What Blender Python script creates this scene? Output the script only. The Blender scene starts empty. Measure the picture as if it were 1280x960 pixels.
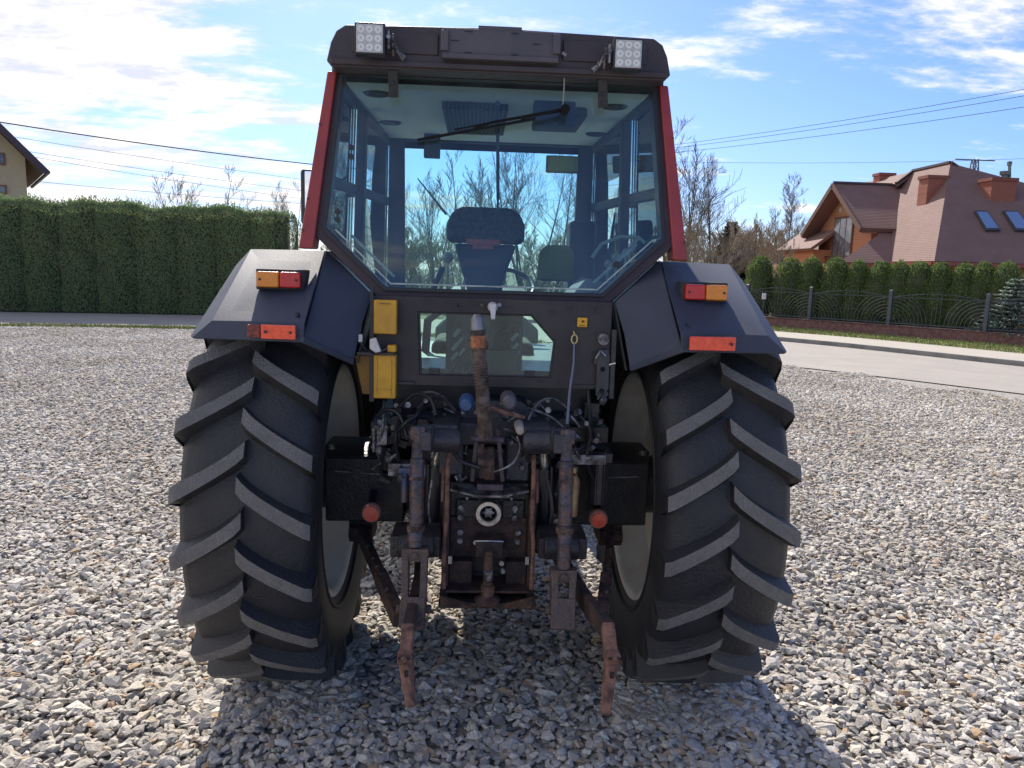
import bpy, bmesh, math, random
import numpy as np
from mathutils import Vector, Matrix
R=math.radians; PI=math.pi
random.seed(7); RNG=np.random.default_rng(7)
sc=bpy.context.scene
COL=sc.collection
# ------------------------------------------------------------------ camera
CX,CY,CH=-.064,-3.4,1.817
YAW,PITCH,ROLL,F=2.74,8.47,1.77,960.
y_,p_,r_=R(YAW),R(PITCH),R(ROLL)
FW=np.array([math.sin(y_)*math.cos(p_),math.cos(y_)*math.cos(p_),-math.sin(p_)])
RT=np.array([math.cos(y_),-math.sin(y_),0.]); UP=np.cross(RT,FW)
CR=RT*math.cos(r_)+UP*math.sin(r_); CU=-RT*math.sin(r_)+UP*math.cos(r_)
CC=np.array([CX,CY,CH])
def atY(px,py,Y):
    d=FW+CR*(px-640)/F-CU*(py-480)/F
    return Vector(CC+d*(Y-CY)/d[1])
def atG(px,py,Z=0.):
    d=FW+CR*(px-640)/F-CU*(py-480)/F
    return Vector(CC+d*(Z-CH)/d[2])
cam=bpy.data.cameras.new('camera'); co=bpy.data.objects.new('camera',cam); COL.objects.link(co)
cam.sensor_width=36; cam.lens=36*F/1280; cam.clip_end=2000; cam.clip_start=.05
M=Matrix(((CR[0],CU[0],-FW[0],CX),(CR[1],CU[1],-FW[1],CY),(CR[2],CU[2],-FW[2],CH),(0,0,0,1)))
co.matrix_world=M; sc.camera=co
# ------------------------------------------------------------------ materials
MATS={}
def mat(name,base,rough=.6,metal=0.,c2=None,scale=8.,amt=.5,bump=0.,bscale=40.,c3=None,s3=3.,a3=.5,island=None,spec=None,coat=0.,soft=.12,transl=0.):
    """procedural principled: base, noise-mixed second colour c2, third colour c3 in broader patches, bump, per-island tint list"""
    if name in MATS: return MATS[name]
    m=bpy.data.materials.new(name); m.use_nodes=True; nt=m.node_tree; N=nt.nodes; L=nt.links
    b=N['Principled BSDF']; b.inputs['Roughness'].default_value=rough; b.inputs['Metallic'].default_value=metal
    if spec is not None: b.inputs['Specular IOR Level'].default_value=spec
    if coat: b.inputs['Coat Weight'].default_value=coat; b.inputs['Coat Roughness'].default_value=.25
    tc=N.new('ShaderNodeTexCoord')
    def rgb(c):
        n=N.new('ShaderNodeRGB'); n.outputs[0].default_value=(*c,1); return n.outputs[0]
    if island:
        g=N.new('ShaderNodeNewGeometry'); cr=N.new('ShaderNodeValToRGB'); cr.color_ramp.interpolation='CONSTANT' if len(island)>2 else 'LINEAR'
        els=cr.color_ramp.elements
        while len(els)<len(island): els.new(.5)
        acc=0
        tot=sum(w for _,w in island)
        for e,(c,w) in zip(els,island):
            e.color=(*c,1)
        for i,(c,w) in enumerate(island):
            els[i].position=acc/tot if len(island)>2 else float(i); acc+=w
        L.new(g.outputs['Random Per Island'],cr.inputs[0]); cur=cr.outputs[0]
    else: cur=rgb(base)
    def patch(cur,c,s,a,det=6.):
        no=N.new('ShaderNodeTexNoise'); no.inputs['Scale'].default_value=s; no.inputs['Detail'].default_value=det; no.inputs['Roughness'].default_value=.62
        L.new(tc.outputs['Object'],no.inputs['Vector'])
        mr=N.new('ShaderNodeMapRange'); mr.inputs[1].default_value=.5-soft+(.5-a)*.35; mr.inputs[2].default_value=.5+soft+(.5-a)*.35
        L.new(no.outputs[0],mr.inputs[0])
        mx=N.new('ShaderNodeMix'); mx.data_type='RGBA'; L.new(mr.outputs[0],mx.inputs[0]); L.new(cur,mx.inputs[6]); mx.inputs[7].default_value=(*c,1)
        return mx.outputs[2],mr.outputs[0]
    if c3 is not None: cur,_=patch(cur,c3,s3,a3)
    if c2 is not None: cur,_=patch(cur,c2,scale,amt)
    L.new(cur,b.inputs['Base Color'])
    if bump:
        no=N.new('ShaderNodeTexNoise'); no.inputs['Scale'].default_value=bscale; no.inputs['Detail'].default_value=5
        L.new(tc.outputs['Object'],no.inputs['Vector'])
        bp=N.new('ShaderNodeBump'); bp.inputs['Strength'].default_value=bump; bp.inputs['Distance'].default_value=.01
        L.new(no.outputs[0],bp.inputs['Height']); L.new(bp.outputs[0],b.inputs['Normal'])
        mr=N.new('ShaderNodeMapRange'); mr.inputs[3].default_value=max(.05,rough-.12); mr.inputs[4].default_value=min(1,rough+.12)
        L.new(no.outputs[0],mr.inputs[0]); L.new(mr.outputs[0],b.inputs['Roughness'])
    if transl:
        t=N.new('ShaderNodeBsdfTranslucent'); L.new(cur,t.inputs[0]); ms=N.new('ShaderNodeMixShader'); ms.inputs[0].default_value=transl
        L.new(b.outputs[0],ms.inputs[1]); L.new(t.outputs[0],ms.inputs[2]); L.new(ms.outputs[0],N['Material Output'].inputs[0])
    MATS[name]=m; return m
def glass(name,tint,ior=1.5,dust=.05,dustc=(.5,.6,.65),rough=.0):
    m=bpy.data.materials.new(name); m.use_nodes=True; nt=m.node_tree; N=nt.nodes; L=nt.links
    N.remove(N['Principled BSDF']); out=N['Material Output']
    tr=N.new('ShaderNodeBsdfTransparent'); tr.inputs[0].default_value=(*tint,1)
    g=N.new('ShaderNodeBsdfGlossy'); g.inputs['Roughness'].default_value=rough
    fr=N.new('ShaderNodeFresnel'); fr.inputs[0].default_value=ior
    mx=N.new('ShaderNodeMixShader'); L.new(fr.outputs[0],mx.inputs[0]); L.new(tr.outputs[0],mx.inputs[1]); L.new(g.outputs[0],mx.inputs[2])
    d=N.new('ShaderNodeBsdfDiffuse'); d.inputs[0].default_value=(*dustc,1)
    tc=N.new('ShaderNodeTexCoord'); no=N.new('ShaderNodeTexNoise'); no.inputs['Scale'].default_value=7; no.inputs['Detail'].default_value=8
    mp=N.new('ShaderNodeMapping'); mp.inputs['Scale'].default_value=(1,1,.35); L.new(tc.outputs['Object'],mp.inputs[0]); L.new(mp.outputs[0],no.inputs['Vector'])
    mr=N.new('ShaderNodeMapRange'); mr.inputs[1].default_value=.3; mr.inputs[2].default_value=.75; mr.inputs[3].default_value=dust*.35; mr.inputs[4].default_value=dust*1.7
    L.new(no.outputs[0],mr.inputs[0])
    m2=N.new('ShaderNodeMixShader'); L.new(mr.outputs[0],m2.inputs[0]); L.new(mx.outputs[0],m2.inputs[1]); L.new(d.outputs[0],m2.inputs[2])
    L.new(m2.outputs[0],out.inputs[0]); MATS[name]=m; return m
RUB=mat('tyre_rubber',(.012,.014,.020),.55,c2=(.026,.027,.032),scale=70,amt=.35,bump=.4,bscale=90,c3=(.045,.042,.038),s3=3.2,a3=.32,soft=.2)
RUBT=mat('worn_tread',(.24,.23,.22),.9,c2=(.13,.125,.12),scale=60,amt=.45,bump=.9,bscale=150,c3=(.13,.125,.12),s3=9,a3=.4,soft=.25)
RIM=mat('rim_paint',(.86,.84,.78),.5,c2=(.68,.63,.54),scale=5,amt=.3,bump=.05)
FEN=mat('fender_plastic',(.030,.040,.070),.60,spec=.28,c2=(.062,.072,.105),scale=2.4,amt=.5,bump=.08,bscale=150,c3=(.080,.082,.088),s3=3.2,a3=.3,soft=.25)
CABP=mat('cab_panel_paint',(.022,.017,.022),.5,c2=(.04,.034,.036),scale=4,amt=.4,bump=.05,bscale=90)
ROOF=mat('roof_plastic',(.040,.030,.036),.55,c2=(.062,.05,.054),scale=3,amt=.45,bump=.08,bscale=60)
PLATE=mat('plate_holder_plastic',(.075,.068,.085),.6,c2=(.1,.09,.1),scale=6,amt=.3)
RED=mat('faded_red_paint',(.36,.045,.045),.45,c2=(.27,.04,.04),scale=5,amt=.4,bump=.03)
BLK=mat('greasy_black',(.014,.014,.017),.42,c2=(.035,.032,.032),scale=12,amt=.45,bump=.4,bscale=70,c3=(.05,.035,.025),s3=5,a3=.2)
BLK2=mat('satin_black',(.018,.018,.022),.38,c2=(.03,.03,.034),scale=10,amt=.3,bump=.1)
STEEL=mat('dirty_steel',(.34,.34,.35),.38,.6,c2=(.06,.05,.05),scale=22,amt=.55,bump=.5,bscale=90)
CHR=mat('bright_metal',(.62,.62,.60),.25,.85,c2=(.3,.27,.22),scale=30,amt=.3)
BLUEM=mat('worn_dark_rod_paint',(.065,.068,.10),.36,.3,c2=(.13,.075,.055),scale=26,amt=.42,bump=.7,bscale=70,c3=(.02,.02,.025),s3=12,a3=.4)
RUST=mat('rusty_steel',(.125,.062,.042),.85,.1,c2=(.035,.026,.026),scale=22,amt=.55,bump=.8,bscale=80,c3=(.24,.15,.115),s3=14,a3=.35)
RUSTL=mat('pale_rust_steel',(.26,.13,.09),.85,c2=(.06,.035,.03),scale=26,amt=.42,bump=.5,bscale=110)
DRUST=mat('dark_rust_steel',(.038,.028,.028),.7,.2,c2=(.095,.055,.04),scale=20,amt=.4,bump=.6,bscale=90)
YEL=mat('yellow_plastic',(.70,.38,.02),.5,c2=(.5,.26,.03),scale=7,amt=.35,bump=.05)
YELD=mat('dirty_yellow_plastic',(.38,.2,.03),.6,c2=(.25,.13,.04),scale=7,amt=.4)
WHT=mat('white_plastic',(.62,.60,.60),.5,c2=(.4,.38,.36),scale=30,amt=.3)
LRED=mat('red_lens',(.55,.012,.012),.22,coat=.6,bump=.35,bscale=150); LAMB=mat('amber_lens',(.75,.24,.01),.22,coat=.6,bump=.35,bscale=150)
REFL=mat('reflector_red',(.92,.09,.03),.2,c2=(.7,.05,.02),scale=60,amt=.4,coat=.7)
LED=mat('led_lens',(.50,.50,.47),.45,c2=(.40,.40,.37),scale=60,amt=.3,coat=.5)
LEDR=mat('led_reflector',(.74,.74,.72),.45)
LINER=mat('headliner',(.80,.81,.80),.9,c2=(.72,.74,.74),scale=3,amt=.4)
TRIM=mat('interior_trim',(.03,.042,.07),.7,c2=(.06,.07,.095),scale=4,amt=.4)
SEATM=mat('seat_fabric',(.03,.03,.032),.9,c2=(.075,.075,.075),scale=60,amt=.45,bump=.6,bscale=40)
OLIVE=mat('olive_cushion',(.19,.20,.05),.9,c2=(.13,.14,.04),scale=6,amt=.4)
MIRR=mat('mirror_glass',(.8,.8,.8),.04,1.)
WGL=glass('cab_glass',(.82,.94,.96),dust=.035,dustc=(.45,.52,.60))
SGL=glass('side_glass',(.87,.98,.96),ior=1.22,dust=.012)
LGL=glass('lower_glass',(.82,.95,.92),dust=.06)
LAMPH=mat('lamp_housing_plastic',(.035,.035,.04),.75,c2=(.06,.06,.06),scale=8,amt=.4,spec=.25)
# ------------------------------------------------------------------ mesh builder
class MB:
    def __init__(s): s.v=[]; s.f=[]; s.m=[]
    def add(s,vs,fs,mi=0):
        o=len(s.v); s.v+= [tuple(v) for v in vs]; s.f+=[tuple(i+o for i in f) for f in fs]; s.m+=[mi]*len(fs); return s
    def box(s,c,size,rot=None,mi=0,taper=None):
        hx,hy,hz=[a/2 for a in size]; vs=[]
        for z in (-1,1):
            for x,y in ((-1,-1),(1,-1),(1,1),(-1,1)):
                t=taper if (taper and z>0) else 1
                vs.append(Vector((x*hx*t,y*hy*t,z*hz)))
        if rot is not None: vs=[rot@v for v in vs]
        vs=[v+Vector(c) for v in vs]
        return s.add(vs,[(3,2,1,0),(4,5,6,7),(0,1,5,4),(1,2,6,5),(2,3,7,6),(3,0,4,7)],mi)
    def bx(s,x0,x1,y0,y1,z0,z1,mi=0): return s.box(((x0+x1)/2,(y0+y1)/2,(z0+z1)/2),(abs(x1-x0),abs(y1-y0),abs(z1-z0)),mi=mi)
    def bar(s,a,b,w,h,up=(0,0,1),w2=None,h2=None,mi=0):
        a=Vector(a);b=Vector(b);d=(b-a).normalized();u=Vector(up)
        if abs(d.dot(u))>.98: u=Vector((0,1,0))
        x=d.cross(u).normalized();z=x.cross(d).normalized(); w2=w2 or w;h2=h2 or h
        vs=[]
        for p,W,H in ((a,w,h),(b,w2,h2)):
            vs+=[p+x*W/2*i+z*H/2*j for i,j in ((-1,-1),(1,-1),(1,1),(-1,1))]
        return s.add(vs,[(0,1,2,3),(7,6,5,4),(0,4,5,1),(1,5,6,2),(2,6,7,3),(3,7,4,0)],mi)
    def tube(s,pts,r,n=10,caps=True,mi=0):
        pts=[Vector(p) for p in pts]; rs=r if hasattr(r,'__len__') else [r]*len(pts)
        o=len(s.v); prev=None
        for i,p in enumerate(pts):
            d=(pts[min(i+1,len(pts)-1)]-pts[max(i-1,0)]).normalized()
            if prev is None:
                u=Vector((0,0,1)) if abs(d.z)<.9 else Vector((0,1,0)); x=d.cross(u).normalized()
            else: x=(prev-d*prev.dot(d)).normalized()
            prev=x; y=d.cross(x)
            for k in range(n):
                a=2*PI*k/n; s.v.append(tuple(p+(x*math.cos(a)+y*math.sin(a))*rs[i]))
        for i in range(len(pts)-1):
            for k in range(n):
                s.f.append((o+i*n+k,o+(i+1)*n+k,o+(i+1)*n+(k+1)%n,o+i*n+(k+1)%n)); s.m.append(mi)
        if caps:
            s.f.append(tuple(o+k for k in range(n))); s.f.append(tuple(o+(len(pts)-1)*n+k for k in reversed(range(n)))); s.m+=[mi,mi]
        return s
    def cyl(s,a,b,r,n=16,r2=None,mi=0): return s.tube([a,b],[r,r2 if r2 is not None else r],n,mi=mi)
    def lathe(s,prof,c,axis='x',n=48,mi=0,closed=False):
        """prof: list (t,r) along axis"""
        o=len(s.v); c=Vector(c)
        for t,r in prof:
            for k in range(n):
                a=2*PI*k/n
                if axis=='x': q=Vector((t,math.cos(a)*r,math.sin(a)*r))
                elif axis=='y': q=Vector((math.cos(a)*r,t,math.sin(a)*r))
                else: q=Vector((math.cos(a)*r,math.sin(a)*r,t))
                s.v.append(tuple(c+q))
        m=len(prof)
        for i in range(m if closed else m-1):
            for k in range(n):
                j=(i+1)%m
                s.f.append((o+i*n+k,o+j*n+k,o+j*n+(k+1)%n,o+i*n+(k+1)%n)); s.m.append(mi)
        return s
    def prism(s,poly,ext,mi=0):
        """poly: 3D points; ext: vector"""
        poly=[Vector(p) for p in poly]; e=Vector(ext); n=len(poly)
        return s.add(poly+[p+e for p in poly],[tuple(range(n)),tuple(range(2*n-1,n-1,-1))]+[(i,i+n,(i+1)%n+n,(i+1)%n) for i in range(n)],mi)
    def nut(s,c,axis,r=.012,h=.012,mi=0):
        c=Vector(c); a=Vector(axis).normalized(); return s.tube([c,c+a*h],r,6,mi=mi)
def obj(name,mb,m,parent=None,smooth=False,bevel=0,seg=2,solid=0,loc=None,fixn=True):
    me=bpy.data.meshes.new(name); me.from_pydata(mb.v,[],mb.f)
    ms=m if isinstance(m,(list,tuple)) else [m]
    for x in ms: me.materials.append(x)
    if len(ms)>1: me.polygons.foreach_set('material_index',mb.m)
    if fixn:
        bm=bmesh.new(); bm.from_mesh(me); bmesh.ops.recalc_face_normals(bm,faces=bm.faces); bm.to_mesh(me); bm.free()
    if smooth:
        me.polygons.foreach_set('use_smooth',[True]*len(me.polygons))
        try: me.set_sharp_from_angle(angle=R(38))
        except Exception: pass
    me.update()
    o=bpy.data.objects.new(name,me); COL.objects.link(o)
    if parent: o.parent=parent
    if loc is not None: o.location=loc
    if solid:
        md=o.modifiers.new('solid','SOLIDIFY'); md.thickness=solid; md.offset=-1
    if bevel:
        md=o.modifiers.new('bevel','BEVEL'); md.width=bevel; md.segments=seg; md.limit_method='ANGLE'; md.angle_limit=R(30)
        if not smooth: me.polygons.foreach_set('use_smooth',[True]*len(me.polygons)); md.harden_normals=True
    return o
def split(name,mb,m,parent=None,merge=True,**k):
    """one object per separate piece (pieces whose bounds touch stay together)"""
    n=len(mb.v); par=list(range(n))
    def fd(a):
        while par[a]!=a: par[a]=par[par[a]]; a=par[a]
        return a
    for f in mb.f:
        for q in f[1:]: par[fd(q)]=fd(f[0])
    isl={}
    for i in range(n): isl.setdefault(fd(i),[]).append(i)
    cl=[]
    for idx in isl.values():
        P=np.array([mb.v[i] for i in idx]); lo,hi=P.min(0)-.001,P.max(0)+.001; ids=list(idx)
        rest=[]
        for (l2,h2,i2) in cl:
            if merge and np.all(lo<=h2) and np.all(l2<=hi): lo=np.minimum(lo,l2);hi=np.maximum(hi,h2);ids+=i2
            else: rest.append((l2,h2,i2))
        cl=rest+[(lo,hi,ids)]
    out=[]
    for _,_,ids in cl:
        mp={v:j for j,v in enumerate(sorted(ids))}; q=MB(); q.v=[mb.v[v] for v in sorted(ids)]
        for f,mi in zip(mb.f,mb.m):
            if f[0] in mp: q.f.append(tuple(mp[a] for a in f)); q.m.append(mi)
        out.append(obj(name,q,m,parent,**k))
    return out
def empty(name,loc=(0,0,0),rz=0,parent=None):
    o=bpy.data.objects.new(name,None); COL.objects.link(o); o.location=loc; o.rotation_euler=(0,0,rz); o.empty_display_size=.2
    if parent: o.parent=parent
    return o
def tag(o,label=None,cat=None,group=None,kind=None):
    if label: o['label']=label
    if cat: o['category']=cat
    if group: o['group']=group
    if kind: o['kind']=kind
    return o
def V(*a): return Vector(a)
# ================================================================== TRACTOR
T=empty('tractor',(0,0,0)); tag(T,'farm tractor with dark fenders, red cab pillars and big tyres parked on gravel','tractor')
AZ=.860; WC=.862; TR=.857
def make_tyre(side,phase):
    mb=MB(); w=.246
    half=[(.178,.50),(.200,.515),(.226,.58),(.240,.66),(.240,.71),(.230,.755),(.200,.788),(.14,.804),(.07,.811),(0,.813)]
    prof=[(x,r) for x,r in half]+[(-x,r) for x,r in reversed(half[:-1])]
    inner=[(-.17,.49),(.17,.49)]
    mb.lathe(prof+inner,(0,0,0),'x',96,0,closed=True)
    # raised ribs on sidewalls (bead ring and lettering band)
    for sx in (-1,1):
        mb.lathe([(sx*.212,.545),(sx*.226,.550),(sx*.226,.560),(sx*.220,.566)],(0,0,0),'x',96,0)
    n=22; S=12
    def base(u):
        u=abs(u)
        return float(np.interp(u,[0,.07,.14,.200,.230,.240],[.813,.811,.804,.788,.755,.71]))
    for lr in (-1,1):
        for k in range(n):
            th0=phase+2*PI*(k+(0 if lr==-1 else .5))/n
            rows=[]
            for i in range(S+1):
                t=i/S; u=-.010+t*.250
                s=.168*(t**.80)+.0 ; drop=s/TR            # arc travelled downwards (from rear view)
                slope=math.atan2(.168*.80*max(t,.08)**(-.20),.250)
                wt=.042+.008*t; wb=wt+.034
                # width along circumference direction
                cw=1/math.cos(min(slope,1.0))
                a=th0-drop
                rt=TR-.012*(abs(u)/.25)**2-(.004 if i==0 else 0)
                rb=base(u)-.012
                uu=u
                if i==S: uu=u+.0; rt-=.012
                jit=(hash((lr,k,i))%100/100-.5)*.002
                rows.append((lr*uu,rt+jit,rb,a,wt*cw/TR/2,wb*cw/TR/2))
            o=len(mb.v)
            for (u,rt,rb,a,ht,hb) in rows:
                for rr,da in ((rb,-hb),(rt,-ht),(rt,ht),(rb,hb)):
                    an=a+da; mb.v.append((u,-rr*math.cos(an),rr*math.sin(an)))
            for i in range(S):
                q=o+4*i
                for j,mi in ((0,0),(1,1),(2,0)):
                    mb.f.append((q+j,q+j+4,q+j+5,q+j+1)); mb.m.append(mi)
            mb.f.append((o,o+1,o+2,o+3)); mb.m.append(0)
            # shoulder end face running down the sidewall
            q=o+4*S; u,rt,rb,a,ht,hb=rows[-1]
            e=len(mb.v)
            for rr,da,uu in ((.695,-hb*.9,.234),(.695,hb*.9,.234)):
                an=a-.03+da; mb.v.append((lr*uu,-rr*math.cos(an),rr*math.sin(an)))
            for a_ in (-ht,ht):
                an=a-.006+a_; mb.v.append((lr*.246,-(rt-.035)*math.cos(an),(rt-.035)*math.sin(an)))
            mb.f+= [(q+1,q+2,e+3,e+2),(e+2,e+3,e+1,e),(q,q+1,e+2,e),(q+2,q+3,e+1,e+3)]; mb.m+=[0]*4
    # mirror handling & ground contact flattening
    vs=[]
    for (x,y,z) in mb.v:
        zz=z+AZ
        if zz<.012:
            bul=(.012-zz); x=x*(1+bul*.9); zz=.012-bul*.05
        vs.append((side*x if side>0 else side*x,y,zz-AZ))
    mb.v=vs
    return mb
for side,ph in ((1,R(22)),(-1,R(22)+PI/22)):
    wheel=empty('rear_wheel',(side*WC,0,AZ),0,T)
    ty=obj('tyre',make_tyre(side,ph),[RUB,RUBT],wheel,smooth=True)
    # rim: inner side is toward the tractor centre (x negative for right wheel)
    rb=MB(); s=-side
    rb.lathe([(s*.200,.518),(s*.206,.507),(s*.200,.493),(s*.184,.482),(s*.155,.477),(s*.12,.462),(s*.06,.445),(s*-.02,.44),(s*-.10,.462),(s*-.17,.48),(s*-.19,.492),(s*-.205,.51),(s*-.195,.515),(s*-.17,.495),(s*-.1,.475),(s*-.02,.452),(s*.06,.457),(s*.14,.49),(s*.18,.50)],(0,0,0),'x',72,closed=True)
    rb.lathe([(s*.05,.447),(s*.035,.36),(s*.04,.30),(s*.06,.24),(s*.07,.16),(s*.07,.10),(s*.055,.10),(s*.05,.24),(s*.025,.30),(s*.02,.37),(s*.035,.447)],(0,0,0),'x',72,closed=True)
    obj('rim',rb,RIM,wheel,smooth=True)
    h=MB(); h.lathe([(s*.12,0.001),(s*.12,.12),(s*.03,.15),(s*-.08,.15),(s*-.09,.001)],(0,0,0),'x',32)
    for k in range(8):
        a=2*PI*k/8; h.nut((s*.03,.2*math.cos(a),.2*math.sin(a)),(s,0,0),.018,.02)
    obj('wheel_hub',h,BLK,wheel,smooth=True)
# front wheels and axle (mostly hidden)
for side in (-1,1):
    wheel=empty('front_wheel',(side*.80,2.45,.60),0,T)
    mb=MB(); mb.lathe([(.14,.34),(.17,.42),(.172,.50),(.15,.57),(.0,.60),(-.15,.57),(-.172,.50),(-.17,.42),(-.14,.34)],(0,0,0),'x',48,closed=True)
    for k in range(18):
        for lr in (-1,1):
            a=2*PI*(k+(lr+1)*.25)/18
            p=[V(lr*u,-math.cos(a-u*1.3)*.605,math.sin(a-u*1.3)*.605) for u in (0,.08,.155)]
            for i in range(2): mb.bar(p[i],p[i+1],.04,.05,up=p[i])
    obj('tyre',mb,RUB,wheel,smooth=True)
    mb=MB(); mb.lathe([(.15,.36),(.12,.33),(.03,.32),(.02,.1),(-.02,.1),(-.03,.32),(-.12,.33),(-.15,.36)],(0,0,0),'x',40,closed=True)
    obj('rim',mb,RIM,wheel,smooth=True)
mb=MB(); mb.bx(-.62,.62,2.38,2.52,.52,.68); mb.cyl((-.7,2.45,.6),(.7,2.45,.6),.07)
obj('front_axle',mb,BLK,T,bevel=.01)
mb=MB(); mb.bx(-.26,.26,1.55,3.3,.62,1.15); obj('engine_block',mb,BLK,T,bevel=.02)
mb=MB(); mb.prism([(-.33,1.5,1.12),(.33,1.5,1.12),(.33,1.5,1.44),(.24,1.5,1.52),(-.24,1.5,1.52),(-.33,1.5,1.44)],(0,2.0,-.03)); obj('bonnet',mb,TRIM,T,bevel=.02)
# ---------------- fenders
def mir(p,s): return V(s*p[0],p[1],p[2])
for s in (-1,1):
    F_=MB()
    A=(.672,-.10,1.872);B=(1.015,-.10,1.868);Bo=(1.09,-.06,1.80)
    C=(.672,-.30,1.868)
    D=(.668,-.680,1.612);E_=(1.000,-.640,1.606);Eo=(1.085,-.615,1.548)
    G=(.668,-.704,1.545);H=(1.070,-.640,1.545)
    # front part
    A2=(.672,.42,1.865);B2=(1.015,.42,1.86);Bo2=(1.09,.42,1.80)
    A3=(.672,.86,1.60);B3=(1.015,.86,1.60);Bo3=(1.09,.84,1.56)
    A4=(.672,1.02,1.15);B4=(1.02,1.02,1.15);Bo4=(1.09,1.0,1.15)
    vs=[A,B,Bo,C,D,E_,Eo,G,H,A2,B2,Bo2,A3,B3,Bo3,A4,B4,Bo4]
    fs=[(0,1,5,4,3),(1,2,6,5),(4,5,8,7),(5,6,8),(0,9,10,1),(1,10,11,2),(9,12,13,10),(10,13,14,11),(12,15,16,13),(13,16,17,14)]
    # outer skirt
    k=len(vs); vs+=[(1.09,-.05,1.76),(1.083,-.610,1.540),(1.09,.42,1.74),(1.088,.80,1.53)]
    fs+=[(2,11,k+2,k),(2,k,k+1,6),(11,14,k+3,k+2)]
    F_.add([mir(v,s) for v in vs],fs)
    fen=obj('fender',F_,FEN,T,bevel=.016,seg=4,solid=.010)
    fb=MB()
    for p_ in ((.70,-.30,1.80),(.70,-.62,1.636)): fb.lathe([(-.008,.001),(-.008,.006),(.0,.009)],V(s*p_[0],p_[1]-.022,p_[2]+.0),'y',10)
    split('fender_rivet',fb,BLK2,fen)
    P_=MB()
    q=[(.664,-.30,1.872),(.462,-.452,1.705),(.500,-.475,1.585),(.527,-.505,1.443),(.672,-.706,1.543)]
    P_.prism([mir(v,s) for v in q],(s*.006,.012,0))
    # flange lip along the lower edge
    a,b=mir(q[3],s),mir(q[4],s); P_.bar(a+V(0,.0,.012),b+V(0,0,.012),.014,.022)
    fp=obj('fender_side_panel',P_,FEN,T,bevel=.006,seg=3)
    # inner liner from cab to fender (dark)
    I_=MB()
    I_.add([mir(v,s) for v in [(.664,-.28,1.862),(.664,.9,1.70),(.60,.9,1.42),(.56,.0,1.42),(.527,-.44,1.44),(.47,-.43,1.70)]],[(0,1,2,3,4,5)])
    obj('wheel_arch',I_,BLK2,T,solid=.008)
    # tail lamp
    L_=MB()
    x0,x1,z0,z1=.708,.884,1.716,1.792
    if True:
        pr=[(-.500,z0),(-.500,z1),(-.27,z1),(-.40,z0)]
        L_.prism([mir((x0,y,z),s) for y,z in pr],(s*(x1-x0),0,0))
    tl=obj('tail_light',L_,LAMPH,T,bevel=.005)
    ll=MB(); ll.bx(s*(x0+.008),s*.792,-.528,-.499,z0+.009,z1-.009); obj('red_lens',ll,LRED,tl,bevel=.007)
    la=MB(); la.bx(s*.794,s*(x1-.008),-.528,-.499,z0+.009,z1-.009); obj('amber_lens',la,LAMB,tl,bevel=.007)
    sc_=MB()
    for xx in (x0+.022,x1-.022): sc_.nut((s*xx,-.528,(z0+z1)/2),(0,-1,0),.005,.003)
    split('screw',sc_,BLK2,tl)
    r_=MB()
    xa,xb=(.690,.860) if s>0 else (.690,.812)
    rot=Matrix.Rotation(s*R(4.2),3,'Z')
    r_.box(mir(((xa+xb)/2,-.7075,1.578),s),(xb-xa,.012,.050),rot)
    rf=obj('reflector',r_,REFL,T,bevel=.004)
    if s<0:
        r2=MB(); r2.box((-.838,-.697,1.578),(.046,.010,.046),rot); obj('reflector_stub',r2,mat('broken_reflector',(.35,.05,.03),.6,c2=(.08,.03,.03),scale=60,amt=.5),fen,bevel=.004)
    r3=MB()
    for xx in (xa+.018,xb-.018): r3.nut((s*xx,-.7135+.0*s,1.578),(0,-1,0),.006,.004)
    split('screw',r3,BLK2,rf)
    # smear of mud below the lamp
    mdm=MB()
    for k in range(9): 
        u=.74+random.random()*.1; h=.01+random.random()*.02
        mdm.box(mir((u,-.508-.0,1.712-h),s),(.006+random.random()*.01,.004,h*1.4),Matrix.Rotation(R(-50),3,'X'))
    split('drip_stain',mdm,BLK2,fen)
# ---------------- cab
YR=-.34
# rear frame ring of the cab around the window (black/maroon)
def ring(name,outer,inner,m,parent,ext,bevel=.004):
    n=len(outer); mb=MB(); e=Vector(ext)
    o=[Vector(p) for p in outer]; i=[Vector(p) for p in inner]
    vs=o+i+[p+e for p in o]+[p+e for p in i]; fs=[]
    for k in range(n):
        j=(k+1)%n
        fs+=[(k,j,n+j,n+k),(2*n+j,2*n+k,3*n+k,3*n+j),(k,2*n+k,2*n+j,j),(n+j,3*n+j,3*n+k,n+k)]
    mb.add(vs,fs); return obj(name,mb,m,parent,bevel=bevel)
def wy(z): return -.30-.20*(2.53-z)/.8*.6     # window plane leans out toward the bottom
def WP(x,z,dy=0): return V(x,wy(z)+dy,z)
gl_out=[(-.606,2.545),(.606,2.545),(.658,1.945),(.422,1.726),(-.422,1.726),(-.658,1.945)]
fr_out=[(-.628,2.56),(.628,2.56),(.694,1.925),(.452,1.700),(-.452,1.700),(-.694,1.925)]
FRM=mat('cab_frame_paint',(.035,.018,.024),.5,c2=(.05,.03,.034),scale=6,amt=.4)
ring('rear_frame',[WP(x,z,.012) for x,z in fr_out],[WP(x*.985,z+(-.008 if z>2.2 else .008),.012) for x,z in gl_out],FRM,T,(0,.07,0))
win=ring('rear_window',[WP(x,z,0) for x,z in [(x*1.004,z+(.004 if z>2.2 else -.004)) for x,z in gl_out]],[WP(x*.983,z*1+(-.010 if z>2.2 else .010),0) for x,z in gl_out],mat('window_seal',(.02,.022,.026),.5),T,(0,.012,0),bevel=.002)
mb=MB(); mb.prism([WP(x*.985,z+(-.008 if z>2.2 else .008),.003) for x,z in gl_out],(0,.005,0)); obj('glass',mb,WGL,win)
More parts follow.
